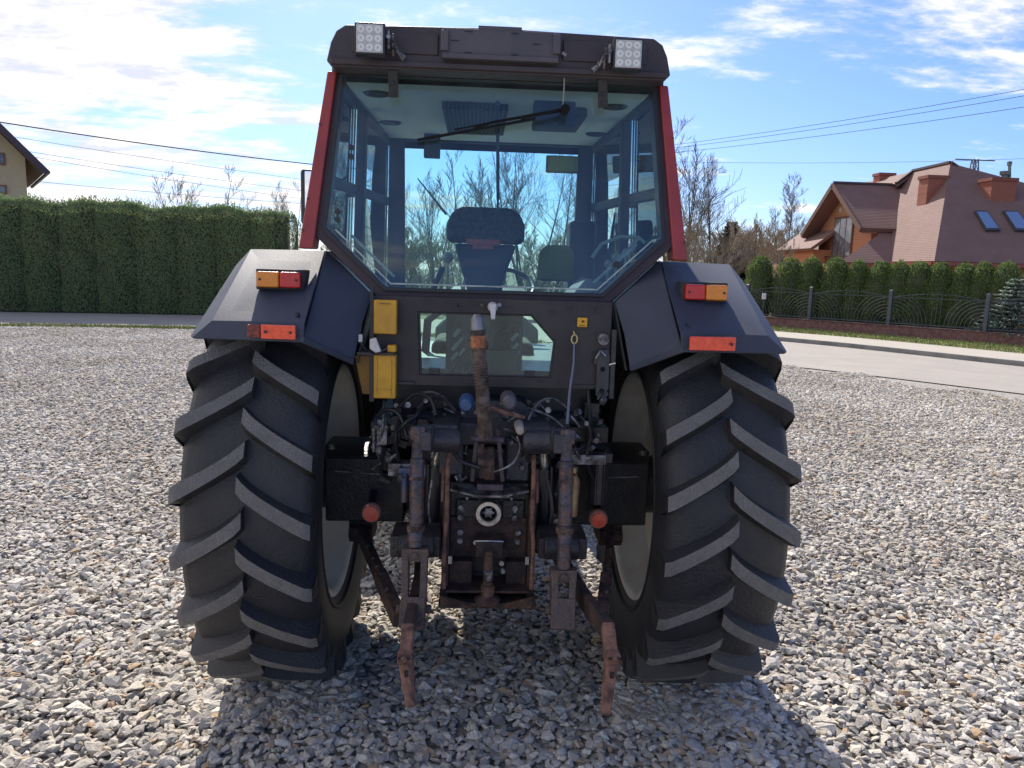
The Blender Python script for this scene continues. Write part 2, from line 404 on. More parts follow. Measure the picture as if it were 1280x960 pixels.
# lower glass edges; pale bars paint in the highlight along them
mb=MB()
for s in (-1,1):
    mb.bar(WP(s*.612,1.948,-.002),WP(s*.400,1.752,-.002),.005,.003,up=(0,1,0)); mb.bar(WP(s*.56,1.93,.05),WP(s*.39,1.775,.05),.010,.006,up=(0,1,0))
mb.bar(WP(-.4,1.750,-.002),WP(.4,1.750,-.002),.006,.003,up=(0,1,0))
split('glass_edge_highlight',mb,mat('glass_edge',(.38,.47,.47),.35,c2=(.2,.25,.26),scale=20,amt=.4),win)
# glass bolts
mb=MB()
for x,z in ((-.605,2.015),(-.605,1.985),(-.56,2.26),(-.56,2.225),(.56,2.26),(.56,2.225),(.47,1.85)):
    mb.cyl(WP(x,z,-.008),WP(x,z,.006),.011 if x<.4 or z>2 else .013,12)
split('glass_bolt',mb,BLK2,win)
# hinges
for px,py0,py1 in ((491,83,122),(753,98,135)):
    a=atY(px,py0,-.37); b=atY(px+1,py1,-.345)
    h=MB(); h.bar(a,b,.036,.012,up=(0,1,0)); h.nut(a+(b-a)*.55+V(0,-.006,0),(0,-1,0),.009,.007); h.nut(a+(b-a)*.88+V(0,-.006,0),(0,-1,0),.009,.007); h.cyl(a+V(-.022,.004,.0),a+V(.022,.004,.0),.011)
    obj('hinge',h,BLK2,win,bevel=.002)
# wiper
pv=atY(706,137,-.36); tip=atY(522,175,-.355)
w=MB(); w.tube([pv,pv+(tip-pv)*.5+V(0,-.012,.006),pv+(tip-pv)*.62],[.008,.005,.004],6); w.bar(pv+(tip-pv)*.2+V(0,-.004,-.012),tip,.010,.010); w.bar(pv+V(0,0,.004),pv+(tip-pv)*.75+V(0,0,.01),.006,.006)
w.cyl(pv+V(0,-.02,0),pv+V(0,.02,0),.018,14)
w.bar(pv+V(0.01,0,0.005),pv+(tip-pv)*.3+V(0,-.01,0),.022,.010,w2=.008)
obj('wiper',w,mat('wiper_black',(.006,.006,.007),.6,spec=.2),win)
mo=MB(); a=atY(668,124,-.28); b=atY(719,157,-.28); mo.bx(a.x,b.x,-.27,-.20,b.z,a.z); obj('wiper_motor',mo,TRIM,win,bevel=.006)
wr=MB(); p0=atY(705,68,-.40); wr.tube([p0,p0+V(.006,.01,-.02),p0+V(.008,.03,-.09),p0+V(.008,.035,-.16),p0+V(0,.04,-.20),pv+V(0.01,0,0.02)],.0025,5); wr.box(p0,(.018,.012,.010),Matrix.Rotation(.6,3,'Y'))
obj('wiper_cable',wr,mat('pale_cable',(.35,.3,.32),.6),win)
# thin vertical hose inside glass with knob on top
hs=MB(); a=atY(622,130,-.29); hs.lathe([(-.01,.001),(-.01,.011),(.01,.011),(.01,.001)],a,'y',12)
hs.tube([a,atY(622,165,-.28),atY(623,235,-.28),atY(622,262,-.28),atY(618,285,-.26),atY(611,292,-.25)],.0045,6)
hs.tube([atY(622,165,-.281),atY(622.5,250,-.281)],.0065,6)
obj('washer_hose',hs,TRIM,win)
# red pillars
for s in (-1,1):
    mb=MB(); q=[(s*.622,2.545),(s*.657,2.543),(s*.750,1.872),(s*.694,1.872)]
    mb.prism([V(x,wy(z)-.004,z) for x,z in q],(0,.10,0)); pr=obj('rear_pillar',mb,RED,T,bevel=.006)
    mb=MB()
    for t in (.3,.72,.9): 
        z=2.543-t*.67; x=.657+t*.09
        mb.nut((s*(x-.004),wy(z)-.004,z),(0,-1,0),.004,.004)
    split('bolt',mb,BLK2,pr)
# roof
def roof_sec(y,dz=0,ins=0.0):
    pts=[(-.648,2.562),(-.632,2.628),(-.612,2.668),(-.578,2.690),(0,2.702),(.578,2.690),(.612,2.668),(.632,2.628),(.648,2.562)]
    return [V(x*(1-ins),y,z+dz) for x,z in pts]
mb=MB()
secs=[roof_sec(-.395,-.004,.012),roof_sec(-.36,.004,0),roof_sec(-.27,.006,0),roof_sec(-.26,.006,0),roof_sec(.6,.02,-.01),roof_sec(1.40,.0,.03),roof_sec(1.50,.0,.05)]
low=[[V(-.62,s[0].y,lz_),V(.62,s[0].y,lz_)] for s,lz_ in zip(secs,(2.538,2.538,2.538,2.60,2.62,2.62,2.60))]
vs=[];rows=[]
for s_,l in zip(secs,low):
    row=[l[0]]+s_+[l[1]]; rows.append(len(vs)); vs+=row
n=11;fs=[]
for i in range(len(secs)-1):
    for k in range(n): fs.append((rows[i]+k,rows[i]+(k+1)%n,rows[i+1]+(k+1)%n,rows[i+1]+k))
fs.append(tuple(range(n))[::-1]); fs.append(tuple(rows[-1]+k for k in range(n)))
mb.add(vs,fs); roof=obj('roof',mb,ROOF,T,bevel=.012,seg=3)
mb=MB()
a=atY(553,40,-.40); b=atY(697,88,-.40)
pl=MB(); zt=2.684; zb=2.582; xa,xb=-.215,.213
pl.bx(xa,xb,-.425,-.397,zb,zt); pl.bx(xa-.006,xa+.022,-.437,-.396,zb+.02,zt-.01); pl.bx(xb-.022,xb+.006,-.437,-.396,zb+.025,zt-.008)
pl.bx(xa,xb,-.435,-.396,zb-.006,zb+.012); pl.bx(-.085,.075,-.423,-.37,zt-.002,zt+.014)
obj('number_plate_holder',pl,PLATE,roof,bevel=.003)
sl=MB()
for x,z in ((-.12,2.674),(.05,2.674),(-.17,2.64),(.13,2.64),(-.12,2.60),(.05,2.60)): sl.bx(x-.014,x+.014,-.4272,-.4262+.003,z-.002,z+.002)
split('slot',sl,BLK2,roof)
mb=MB(); mb.bx(-.55,-.23,-.402,-.38,2.592,2.668); mb.bx(.23,.55,-.402,-.38,2.592,2.668); mb.bx(-.628,.628,-.41,-.30,2.545,2.567)
split('roof_trim',mb,ROOF,roof,bevel=.006)
# work lights
for s,(p0,p1) in ((-1,((443,27),(481,69))),(1,((768,47),(803,88)))):
    a=atY(*p0,-.50); b=atY(*p1,-.50); cx_=(a.x+b.x)/2; cz=(a.z+b.z)/2; hw=(b.x-a.x)/2; hh=(a.z-b.z)/2
    wl=MB(); wl.bx(cx_-hw,cx_+hw,-.50,-.455,cz-hh,cz+hh)
    for k in range(5): wl.bx(cx_-hw*.9,cx_+hw*.9,-.455,-.435,cz-hh*.8+k*hh*.38,cz-hh*.8+k*hh*.38+.006)
    wo=obj('work_light',wl,BLK2,T,bevel=.004)
    le=MB(); le.bx(cx_-hw*.88,cx_+hw*.88,-.504,-.499,cz-hh*.88,cz+hh*.88); obj('lens',le,LED,wo,bevel=.002)
    ld=MB()
    for i in (-1,0,1):
        for j in (-1,0,1): ld.lathe([(-.5045,.004),(-.5055,.011),(-.503,.0145)],(cx_+i*hw*.56,0,cz+j*hh*.56),'y',14)
    split('led_cluster',ld,LEDR,wo,smooth=True)
    br=MB(); ix=cx_-s*(hw+.012)
    br.bx(ix-.003,ix+.003,-.49,-.44,cz-.03,cz+.035); br.bar((ix,-.455,cz-.01),(ix-s*.05,-.41,cz-.035),.012,.006); br.bar((ix-s*.012,-.46,cz+.03),(ix-s*.012,-.44,cz-.04),.006,.006)
    br.tube([(cx_-s*hw,-.46,cz+.01),(ix-s*.02,-.47,cz-.0),(ix-s*.03,-.45,cz-.03),(ix-s*.045,-.42,cz-.05)],.004,6)
    for q in ((ix,-.49,cz+.01),(ix-s*.03,-.43,cz-.02),(ix-s*.045,-.42,cz-.04)): br.nut(q,(0,-1,0),.008,.008)
    obj('lamp_bracket',br,STEEL,wo)
# ceiling and interior
mb=MB()
mb.add([(-.60,-.22,2.525),(.60,-.22,2.525),(.62,.25,2.535),(-.62,.25,2.535),(.60,1.36,2.565),(-.60,1.36,2.565)],[(0,1,2,3),(3,2,4,5)])
lin=obj('headliner',mb,LINER,T)
mb=MB()
for px,py,Y in ((471,116,-.05),(488,157,.55),(768,133,-.05),(745,172,.55)):
    p=atG(px,py,2.53); Y=p.y-.1; z=2.528+(p.y+.2)*.025
    mb.lathe([(z-.012,.001),(z-.012,.05),(z-.002,.06),(z+.004,.062)],(p.x,Y+.1,0),'z',20)
split('ceiling_speaker',mb,TRIM,lin,smooth=True)
mb=MB(); mb.bx(-.24,.05,.10,.75,2.505,2.535)
v=obj('air_vent',mb,TRIM,T,bevel=.004)
mb=MB()
for k in range(15): mb.bx(-.232+k*.0185,-.226+k*.0185,.088,.10,2.508,2.53); 
for k in range(15): mb.bx(-.232+k*.0185,-.226+k*.0185,.101,.72,2.498,2.505)
split('vent_slat',mb,mat('vent_slat_plastic',(.1,.13,.18),.7),v)
mb=MB(); mb.bx(.18,.40,.1,.5,2.49,2.53); split('roof_console',mb,TRIM,lin,bevel=.008)
# cab structure
mb=MB()
for s in (-1,1):
    mb.prism([V(s*.610,1.33,2.56),V(s*.52,1.33,2.56),V(s*.505,1.38,1.15),V(s*.63,1.38,1.15)],(0,.05,0))       # A pillar
    mb.prism([V(s*.645,.34,2.55),V(s*.645,.42,2.55),V(s*.668,.45,1.86),V(s*.668,.37,1.86)],(-s*.045,0,0))             # B pillar
    mb.bx(s*.60,s*.645,-.28,1.38,2.525,2.58)
    mb.bx(s*.60,s*.66,.95,1.36,1.10,1.20)
    mb.bar((s*.65,.4,2.17),(s*.615,1.35,2.20),.02,.05); mb.bar((s*.655,.4,2.17),(s*.655,-.25,2.14),.02,.05)
mb.bx(-.60,.60,1.33,1.385,2.555,2.62); mb.bx(-.6,.6,1.33,1.40,1.12,1.22)
cf=obj('cab_frame',mb,TRIM,T,bevel=.01)
mb=MB(); mb.prism([V(-.55,1.37,2.56),V(.55,1.37,2.56),V(.52,1.40,1.22),V(-.52,1.40,1.22)],(0,.006,0)); obj('windscreen',mb,SGL,T)
for s in (-1,1):
    mb=MB()
    mb.prism([V(s*.640,-.24,2.53),V(s*.640,.34,2.53),V(s*.668,.36,1.88),V(s*.668,-.24,1.88)],(s*.006,0,0))
    mb.prism([V(s*.640,.42,2.53),V(s*.605,1.33,2.55),V(s*.63,1.37,1.2),V(s*.66,.98,1.2),V(s*.668,.90,1.72),V(s*.668,.46,1.88)],(s*.006,0,0)); obj('side_window',mb,SGL,T)
    mb=MB(); mb.tube([(s*.665,1.25,2.25),(s*.72,1.27,2.24),(s*.90,1.28,2.20),(s*.90,1.28,2.10)],.012,8)
    mx=s*.93; ma=obj('side_mirror',mb,BLK2,T)
    if s<0: c=atY(383,246,1.28); 
    else: c=V(.93,1.28,2.05)
    mh=MB(); mh.bx(c.x-.035,c.x+.085,1.27,1.31,c.z-.16,c.z+.16); obj('mirror_housing',mh,BLK2,ma,bevel=.02)
    mg=MB(); mg.bx(c.x-.005,c.x+.07,1.264,1.269,c.z-.145,c.z+.145); obj('mirror_face',mg,MIRR,ma)
mb=MB(); a=atY(683,194,1.25); b=atY(722,217,1.25); mb.bx(a.x,b.x,1.24,1.27,b.z,a.z); im=obj('interior_mirror',mb,OLIVE,T,bevel=.006)
mb=MB(); mb.bx(a.x+.012,b.x-.008,1.233,1.238,b.z+.01,a.z-.01); obj('mirror_face',mb,mat('yellowed_mirror',(.42,.42,.18),.2,.6),im)
mb=MB(); a=atY(530,178,1.1); b=atY(550,198,1.1); mb.bx(a.x,b.x,1.08,1.13,b.z,a.z+.05); obj('sun_visor_box',mb,TRIM,T,bevel=.006)
mb=MB(); mb.tube([atY(522,223,1.42),atY(558,268,1.42)],[.004,.009],6); obj('front_wiper',mb,BLK2,T)
# seat
st=empty('operator_seat',(0,.35,1.2),0,T)
def rbox(x0,x1,y0,y1,z0,z1): 
    m_=MB(); m_.bx(x0,x1,y0,y1,z0,z1); return m_
a=atY(559,258,.35); b=atY(655,306,.35); ox,oz=0-0,1.2
cx0=(a.x+b.x)/2
hb=MB(); hw=(b.x-a.x)/2
prof=[(-hw,b.z),(-hw,a.z-.08),(-hw*.86,a.z-.02),(-hw*.6,a.z),(hw*.6,a.z),(hw*.86,a.z-.02),(hw,a.z-.08),(hw,b.z)]
hb.prism([V(cx0+x,-.05,z-1.2) for x,z in prof],(0,.13,0)); obj('backrest',hb,SEATM,st,bevel=.03,seg=4)
hb=MB(); hb.prism([V(cx0-.15,-.02,b.z-1.2-.003),V(cx0+.15,-.02,b.z-1.2-.003),V(cx0+.07,-.02,.50),V(cx0+.06,-.02,.38),V(cx0+.10,.0,.12),V(cx0-.12,0,.12),V(cx0-.07,-.02,.38),V(cx0-.08,-.02,.50)],(0,.07,0)); obj('seat_frame',hb,TRIM,st,bevel=.02)
hb=MB(); hb.bx(cx0-.25,cx0+.25,-.05,.42,.14,.27); obj('seat_cushion',hb,SEATM,st,bevel=.04,seg=4)
hb=MB(); hb.bx(cx0-.18,cx0+.18,-.05,.32,-.08,.14); obj('seat_suspension',hb,BLK2,st,bevel=.02)
hb=MB(); hb.box((cx0-.01,-.065,b.z-1.2+.004),(.16,.012,.028)); hb.box((cx0-.01,-.066,b.z-1.2-.02),(.10,.012,.02)); obj('seat_badge_strip',hb,mat('red_strip',(.5,.08,.06),.6,c2=(.2,.1,.08),scale=40,amt=.4),st,bevel=.003)
hb=MB(); hb.tube([(cx0-.20,-.03,.62),(cx0-.24,-.03,.52),(cx0-.30,-.03,.475),(cx0-.55,-.03,.47)],.013,8); hb.tube([(cx0-.2,.0,.42),(cx0-.27,.0,.36),(cx0-.28,0,.2)],.02,8); obj('handrail',hb,TRIM,st,smooth=True)
# olive jump seat, levers, console, steering wheel
mb=MB(); a=atY(672,306,.25); b=atY(716,352,.25); mb.prism([V(a.x,.2,b.z),V(a.x+.01,.2,a.z-.03),V(a.x+.04,.2,a.z),V(b.x-.03,.2,a.z),V(b.x,.2,a.z-.04),V(b.x,.2,b.z)],(0,.08,0)); obj('jump_seat',mb,OLIVE,T,bevel=.015)
mb=MB(); a=atY(712,276,.9); b=atY(742,335,.9); mb.bx(a.x,b.x,.85,1.05,1.2,a.z); mb.bx(-.2,.2,1.15,1.35,1.2,1.62); mb.prism([V(-.28,1.0,1.62),V(.28,1.0,1.62),V(.2,1.2,1.70),V(-.2,1.2,1.70)],(0,.1,.02)); obj('dashboard',mb,TRIM,T,bevel=.02)
mb=MB()
n=28; c=V(.05,.98,1.72)
mb.tube([c+V(math.cos(2*PI*k/n)*.20,math.sin(2*PI*k/n)*.17,math.sin(2*PI*k/n)*.10) for k in range(n+1)],.013,8,caps=False); mb.tube([c,c+V(0,.15,-.35)],.025,10); mb.bar(c-V(.2,0,0),c+V(.2,0,0),.03,.01); obj('steering_wheel',mb,BLK2,T,smooth=True)
mb=MB()
for px,py in ((770,322),(782,316),(760,330)): p=atY(px,py,.2); mb.tube([p-V(.0,0,.25),p],[.006,.006],6); mb.lathe([(-.02,.001),(-.014,.014),(.0,.018),(.018,.01),(.02,.001)],p,'z',10)
p=atY(560,322,.5); mb.lathe([(-.03,.001),(-.02,.022),(.0,.03),(.02,.022),(.03,.001)],p,'z',14); mb.tube([p,p-V(0,0,.3)],.006,6)
split('control_lever',mb,mat('lever_knob',(.35,.36,.33),.4),T,smooth=True)
mb=MB(); mb.prism([V(.36,-.1,1.42),V(.56,-.1,1.42),V(.60,-.1,1.68),V(.50,-.1,1.78),V(.38,-.1,1.66)],(0,.9,.02)); mb.prism([V(-.60,-.1,1.50),V(-.48,-.1,1.42),V(-.50,-.1,1.62),V(-.60,-.1,1.70)],(0,.9,.02)); split('side_console',mb,TRIM,T,bevel=.02)
mb=MB(); mb.bx(-.48,.48,-.35,1.35,1.13,1.19); mb.bx(-.62,.62,.95,1.35,1.132,1.188); obj('cab_floor',mb,BLK2,T)
# grab handle with pale stripes (right)
mb=MB(); mb.tube([atY(740,322,0),atY(752,305,0),atY(775,296,0),atY(798,297,0),atY(806,304,0)],.008,8); mb.tube([atY(760,335,-.15),atY(785,312,-.15),atY(800,296,-.15)],.007,8)
obj('grab_handle',mb,mat('pale_handle',(.32,.38,.36),.5),T,smooth=True)
# ---------------- rear lower panel with small window
zi0,zi1=1.405,1.648
hole=[(-.290,1.648),(.146,1.648),(.240,1.545),(.240,1.405),(-.290,1.405)]
YP=-.455
outer=[(-.455,1.705),(.146,1.705),(.455,1.705),(.455,1.365),(-.455,1.365)]
hole5=[(-.290,1.648),(.146,1.648),(.240,1.545),(.228,1.405),(-.280,1.405)]
panel=ring('rear_panel',[V(x,YP,z) for x,z in outer],[V(x,YP,z) for x,z in hole5],CABP,T,(0,.04,0),bevel=.004)
lw=ring('lower_window',[V(x*1.01,YP+.006,z) for x,z in hole5],[V((x-(-.02))*.97+(-.02),YP+.006,(z-1.52)*.95+1.52) for x,z in hole5],mat('window_seal2',(.02,.022,.026),.5),T,(0,.012,0),bevel=.002)
mb=MB(); mb.prism([V(x*.995,YP+.010,z) for x,z in hole5],(0,.005,0)); obj('glass',mb,LGL,lw)
mb=MB(); mb.bx(-.245,-.205,YP+.0,YP+.01,1.408,1.432); mb.bx(.125,.165,YP+.0,YP+.01,1.408,1.432); split('glass_clamp',mb,BLK2,lw,bevel=.002)
mb=MB()
for k in range(16): 
    x=random.uniform(-.44,.44); z=random.choice([1.385,1.675,1.39]); mb.nut((x,YP,z),(0,-1,0),.006,.005)
mb.nut((.22,YP,1.66),(0,-1,0),.012,.004); mb.nut((.40,YP,1.67),(0,-1,0),.012,.004)
mb.bx(-.455,-.30,YP-.012,YP,1.368,1.378); mb.bx(.30,.455,YP-.01,YP,1.375,1.382)
split('bolt',mb,BLK2,panel)
# levers/valve handles behind the lower window
mb=MB()
for i,(px,py) in enumerate(((568,420),(566,437),(565,449),(640,425),(640,438),(642,448),(572,430),(574,444))):
    p=atY(px,py,-.3); mb.cyl(p,p+V(.02,-.02,.028),.008 if i<6 else .006,8)
for i in range(5): mb.tube([V(-.12+i*.03,-.15,1.25),V(-.13+i*.035,-.2,1.45),V(-.13+i*.035,-.22,1.50)],.006,6)
split('hydraulic_lever',mb,mat('lever_ends',(.4,.43,.45),.5),T)
mb=MB(); mb.bx(-.19,.125,-.25,.1,1.18,1.63); mb.bx(-.05,.10,-.38,-.22,1.38,1.5); 
for k in range(14): mb.tube([(random.uniform(-.17,.12),-.26,1.2),(random.uniform(-.17,.12),-.30,1.4),(random.uniform(-.17,.12),-.27,1.6)],.008,6)
obj('valve_block',mb,BLK,T,bevel=.004)
# lock/latch
mb=MB(); c=atY(616,384,-.47); mb.lathe([(-.03,.001),(-.03,.012),(-.012,.018),(.0,.02),(.02,.02)],c,'y',14); mb.bar(c+V(0,-.02,.012),c+V(0.002,-.03,-.045),.026,.02,w2=.014,up=(0,1,0)); 
lt=obj('window_latch',mb,WHT,T,bevel=.003)
mb=MB(); c2=atY(603,381,-.46); mb.cyl(c2,c2+V(0,-.02,0),.008,8); mb.cyl(c+V(.024,.005,.01),c+V(.024,-.015,.01),.008); obj('latch_pin',mb,STEEL,lt)
# yellow boxes
yb=MB(); yb.bx(-.452,-.366,-.50,-.46,1.562,1.690); Y1=obj('storage_box',yb,YEL,T,bevel=.006)
yb=MB(); yb.bx(-.430,-.390,-.504,-.50,1.675,1.679); obj('box_handle_recess',yb,YELD,Y1)
yb=MB(); yb.bx(-.450,-.366,-.51,-.46,1.318,1.486); yb.bx(-.40,-.366,-.51,-.46,1.494,1.522); Y2=obj('storage_box',yb,YEL,T,bevel=.006)
yb=MB(); yb.bx(-.440,-.436,-.514,-.51,1.33,1.475); yb.bx(-.386,-.382,-.514,-.51,1.33,1.475); yb.bx(-.44,-.382,-.514,-.51,1.352,1.356); split('box_rib',yb,YEL,Y2)
yb=MB(); yb.prism([V(-.535,-.42,1.47),V(-.463,-.42,1.47),V(-.463,-.42,1.318),V(-.505,-.42,1.318)],(0,.06,0)); yb.bx(-.47,-.452,-.42,-.38,1.5,1.66); obj('wheel_chock',yb,YELD,T,bevel=.004)
mb=MB(); mb.box((-.462,-.47,1.66),(.012,.012,.16)); mb.bx(-.47,-.452,-.475,-.46,1.30,1.60); mb.bx(-.51,-.37,-.52,-.49,1.484,1.494); mb.tube([(-.50,-.47,1.60),(-.51,-.48,1.53),(-.48,-.50,1.50),(-.44,-.53,1.49),(-.40,-.52,1.51)],.005,6)
obj('box_strap',mb,BLK2,T)
mb=MB(); mb.prism([V(-.462,-.535,1.545),V(-.438,-.54,1.552),V(-.418,-.54,1.500),V(-.44,-.54,1.495),V(-.462,-.535,1.51)],(0,.02,0)); mb.box((-.50,-.50,1.545),(.016,.01,.03)); split('plastic_connector',mb,WHT,T,bevel=.004)
# right side: tag, cable loop, tow bracket
tg=MB(); c=atY(728,403,-.468); tg.bx(c.x-.019,c.x+.019,-.472,-.457,c.z-.018,c.z+.018); t_=obj('warning_tag',tg,YEL,T,bevel=.003)
tg=MB(); tg.bx(c.x-.004,c.x+.006,-.4745,-.471,c.z-.0,c.z+.008); tg.bx(c.x-.012,c.x+.010,-.4742,-.471,c.z-.012,c.z-.010); obj('tag_mark',tg,mat('tag_brown',(.15,.03,.02),.6),t_)
lp=MB(); c=atY(718,424,-.475); n=16
lp.tube([c+V(-.004,0,.030)]+[c+V(math.cos(PI/2+2*PI*k/n)*.011,0,math.sin(PI/2+2*PI*k/n)*.017) for k in range(n+1)],.0028,6)
lp2=obj('cable_loop',lp,mat('pale_yellow_loop',(.6,.5,.2),.5),T)
cb=MB(); cb.tube([c+V(.0,0,-.015),atY(717,455,-.50),atY(712,490,-.52),atY(709,530,-.55)],[.0035,.004,.005,.006],7); obj('release_cable',cb,mat('grey_blue_cable',(.16,.17,.25),.5),T,smooth=True)
bk=MB(); q=[(.402,1.50),(.412,1.522),(.445,1.524),(.452,1.50),(.452,1.345),(.444,1.335),(.410,1.335),(.402,1.345)]
bk.prism([V(x,-.475,z) for x,z in q],(0,.012,0)); bk.prism([V(.388,-.475,1.47),V(.402,-.475,1.51),V(.402,-.475,1.46)],(0,.012,0)); bk.bx(.455,.475,-.47,-.45,1.33,1.60)
b0=obj('tow_bracket',bk,mat('bracket_grey',(.06,.06,.066),.5,.2,c2=(.035,.035,.04),scale=14,amt=.4,bump=.3),T,bevel=.003)
bh=MB()
for z in (1.447,1.362): bh.cyl((.425,-.477,z),(.425,-.474,z),.010,12)
bh.cyl((.448,-.477,1.362),(.448,-.474,1.362),.005,8); split('bolt_hole',bh,mat('hole_black',(.004,.004,.004),.9),b0)
bs=MB(); c=atY(754,424,-.47); bs.lathe([(-.02,.001),(-.02,.012),(-.014,.013),(-.014,.022),(.01,.024)],c,'y',16); obj('bolt_head',bs,STEEL,b0,smooth=True)
bs=MB(); bs.cyl((.448,-.49,1.466),(.47,-.50,1.474),.004,6); bs.tube([(.395,-.48,1.49),(.41,-.49,1.52),(.43,-.49,1.50)],.005,6); split('hook_pin',bs,CHR,b0)
# ---------------- transmission, axle
tm=MB(); tm.bx(-.20,.20,-.36,1.5,.62,1.10); tm.bx(-.155,.160,-.50,-.30,.598,.955); tm.bx(-.26,.26,-.30,.3,.95,1.22)
tm.bx(-.13,-.02,-.515,-.5,.83,.93); tm.bx(.05,.14,-.515,-.5,.83,.93)
trm=obj('transmission_housing',tm,BLK,T,bevel=.012)
mb=MB()
for x,z in ((-.11,.90),(-.11,.86),(-.11,.80),(-.11,.765),(.10,.90),(.10,.86),(.115,.80),(.115,.765),(-.06,.955),(.07,.955)): mb.nut((x,-.515,z),(0,-1,0),.012,.012)
for k in range(12):
    a=2*PI*k/12; mb.nut((.0+.10*math.cos(a),-.51,.885+.1*math.sin(a)),(0,-1,0),.006,.008)
split('bolt',mb,STEEL,trm)
for s in (-1,1):
    ax=MB(); ax.bx(s*.36,s*.70,-.17,.17,.715,1.00); ax.prism([V(s*.36,-.17,1.0),V(s*.70,-.17,1.0),V(s*.72,-.10,1.035),V(s*.42,-.10,1.035)],(0,.2,0))
    ax.lathe([(s*.17,.20),(s*.25,.20),(s*.255,.225),(s*.285,.225),(s*.29,.18),(s*.37,.16)],(0,0,.865),'x',28); ax.cyl((s*.68,0,AZ),(s*.82,0,AZ),.13,24)
    ao=obj('axle_housing',ax,BLK,T,bevel=.01)
    mb=MB()
    for k in range(12):
        a=2*PI*k/12; mb.nut((s*.285,.205*math.cos(a),.865+.205*math.sin(a)),(s,0,0),.010,.014)
    mb.bar((s*.46,-.172,.93),(s*.66,-.172,.94),.004,.004); mb.nut((s*.67,-.16,1.035),(0,0,1),.016,.02); mb.nut((s*.39,-.17,1.01),(0,-1,0),.012,.02)
    split('bolt',mb,STEEL,ao)
    # round red reflector caps
    c=atY(464 if s<0 else 748,641 if s<0 else 649,-.35)
    d=MB(); d.lathe([(-.362,.001),(-.362,.034),(-.356,.038),(-.33,.039),(-.33,.001)],(c.x,0,c.z),'y',24); do=obj('round_reflector',d,mat('rim_pinkish',(.6,.28,.2),.4),T,smooth=True)
    d=MB(); d.lathe([(-.370,.001),(-.369,.031),(-.360,.0325)],(c.x,0,c.z),'y',24); obj('reflector_lens',d,REFL if s>0 else mat('dark_red_reflector',(.70,.04,.025),.25,coat=.5),do,smooth=True)
    d=MB(); d.bar((c.x,-.33,c.z),(c.x+s*.02,-.1,c.z+.05),.03,.02); obj('reflector_arm',d,BLK,do)
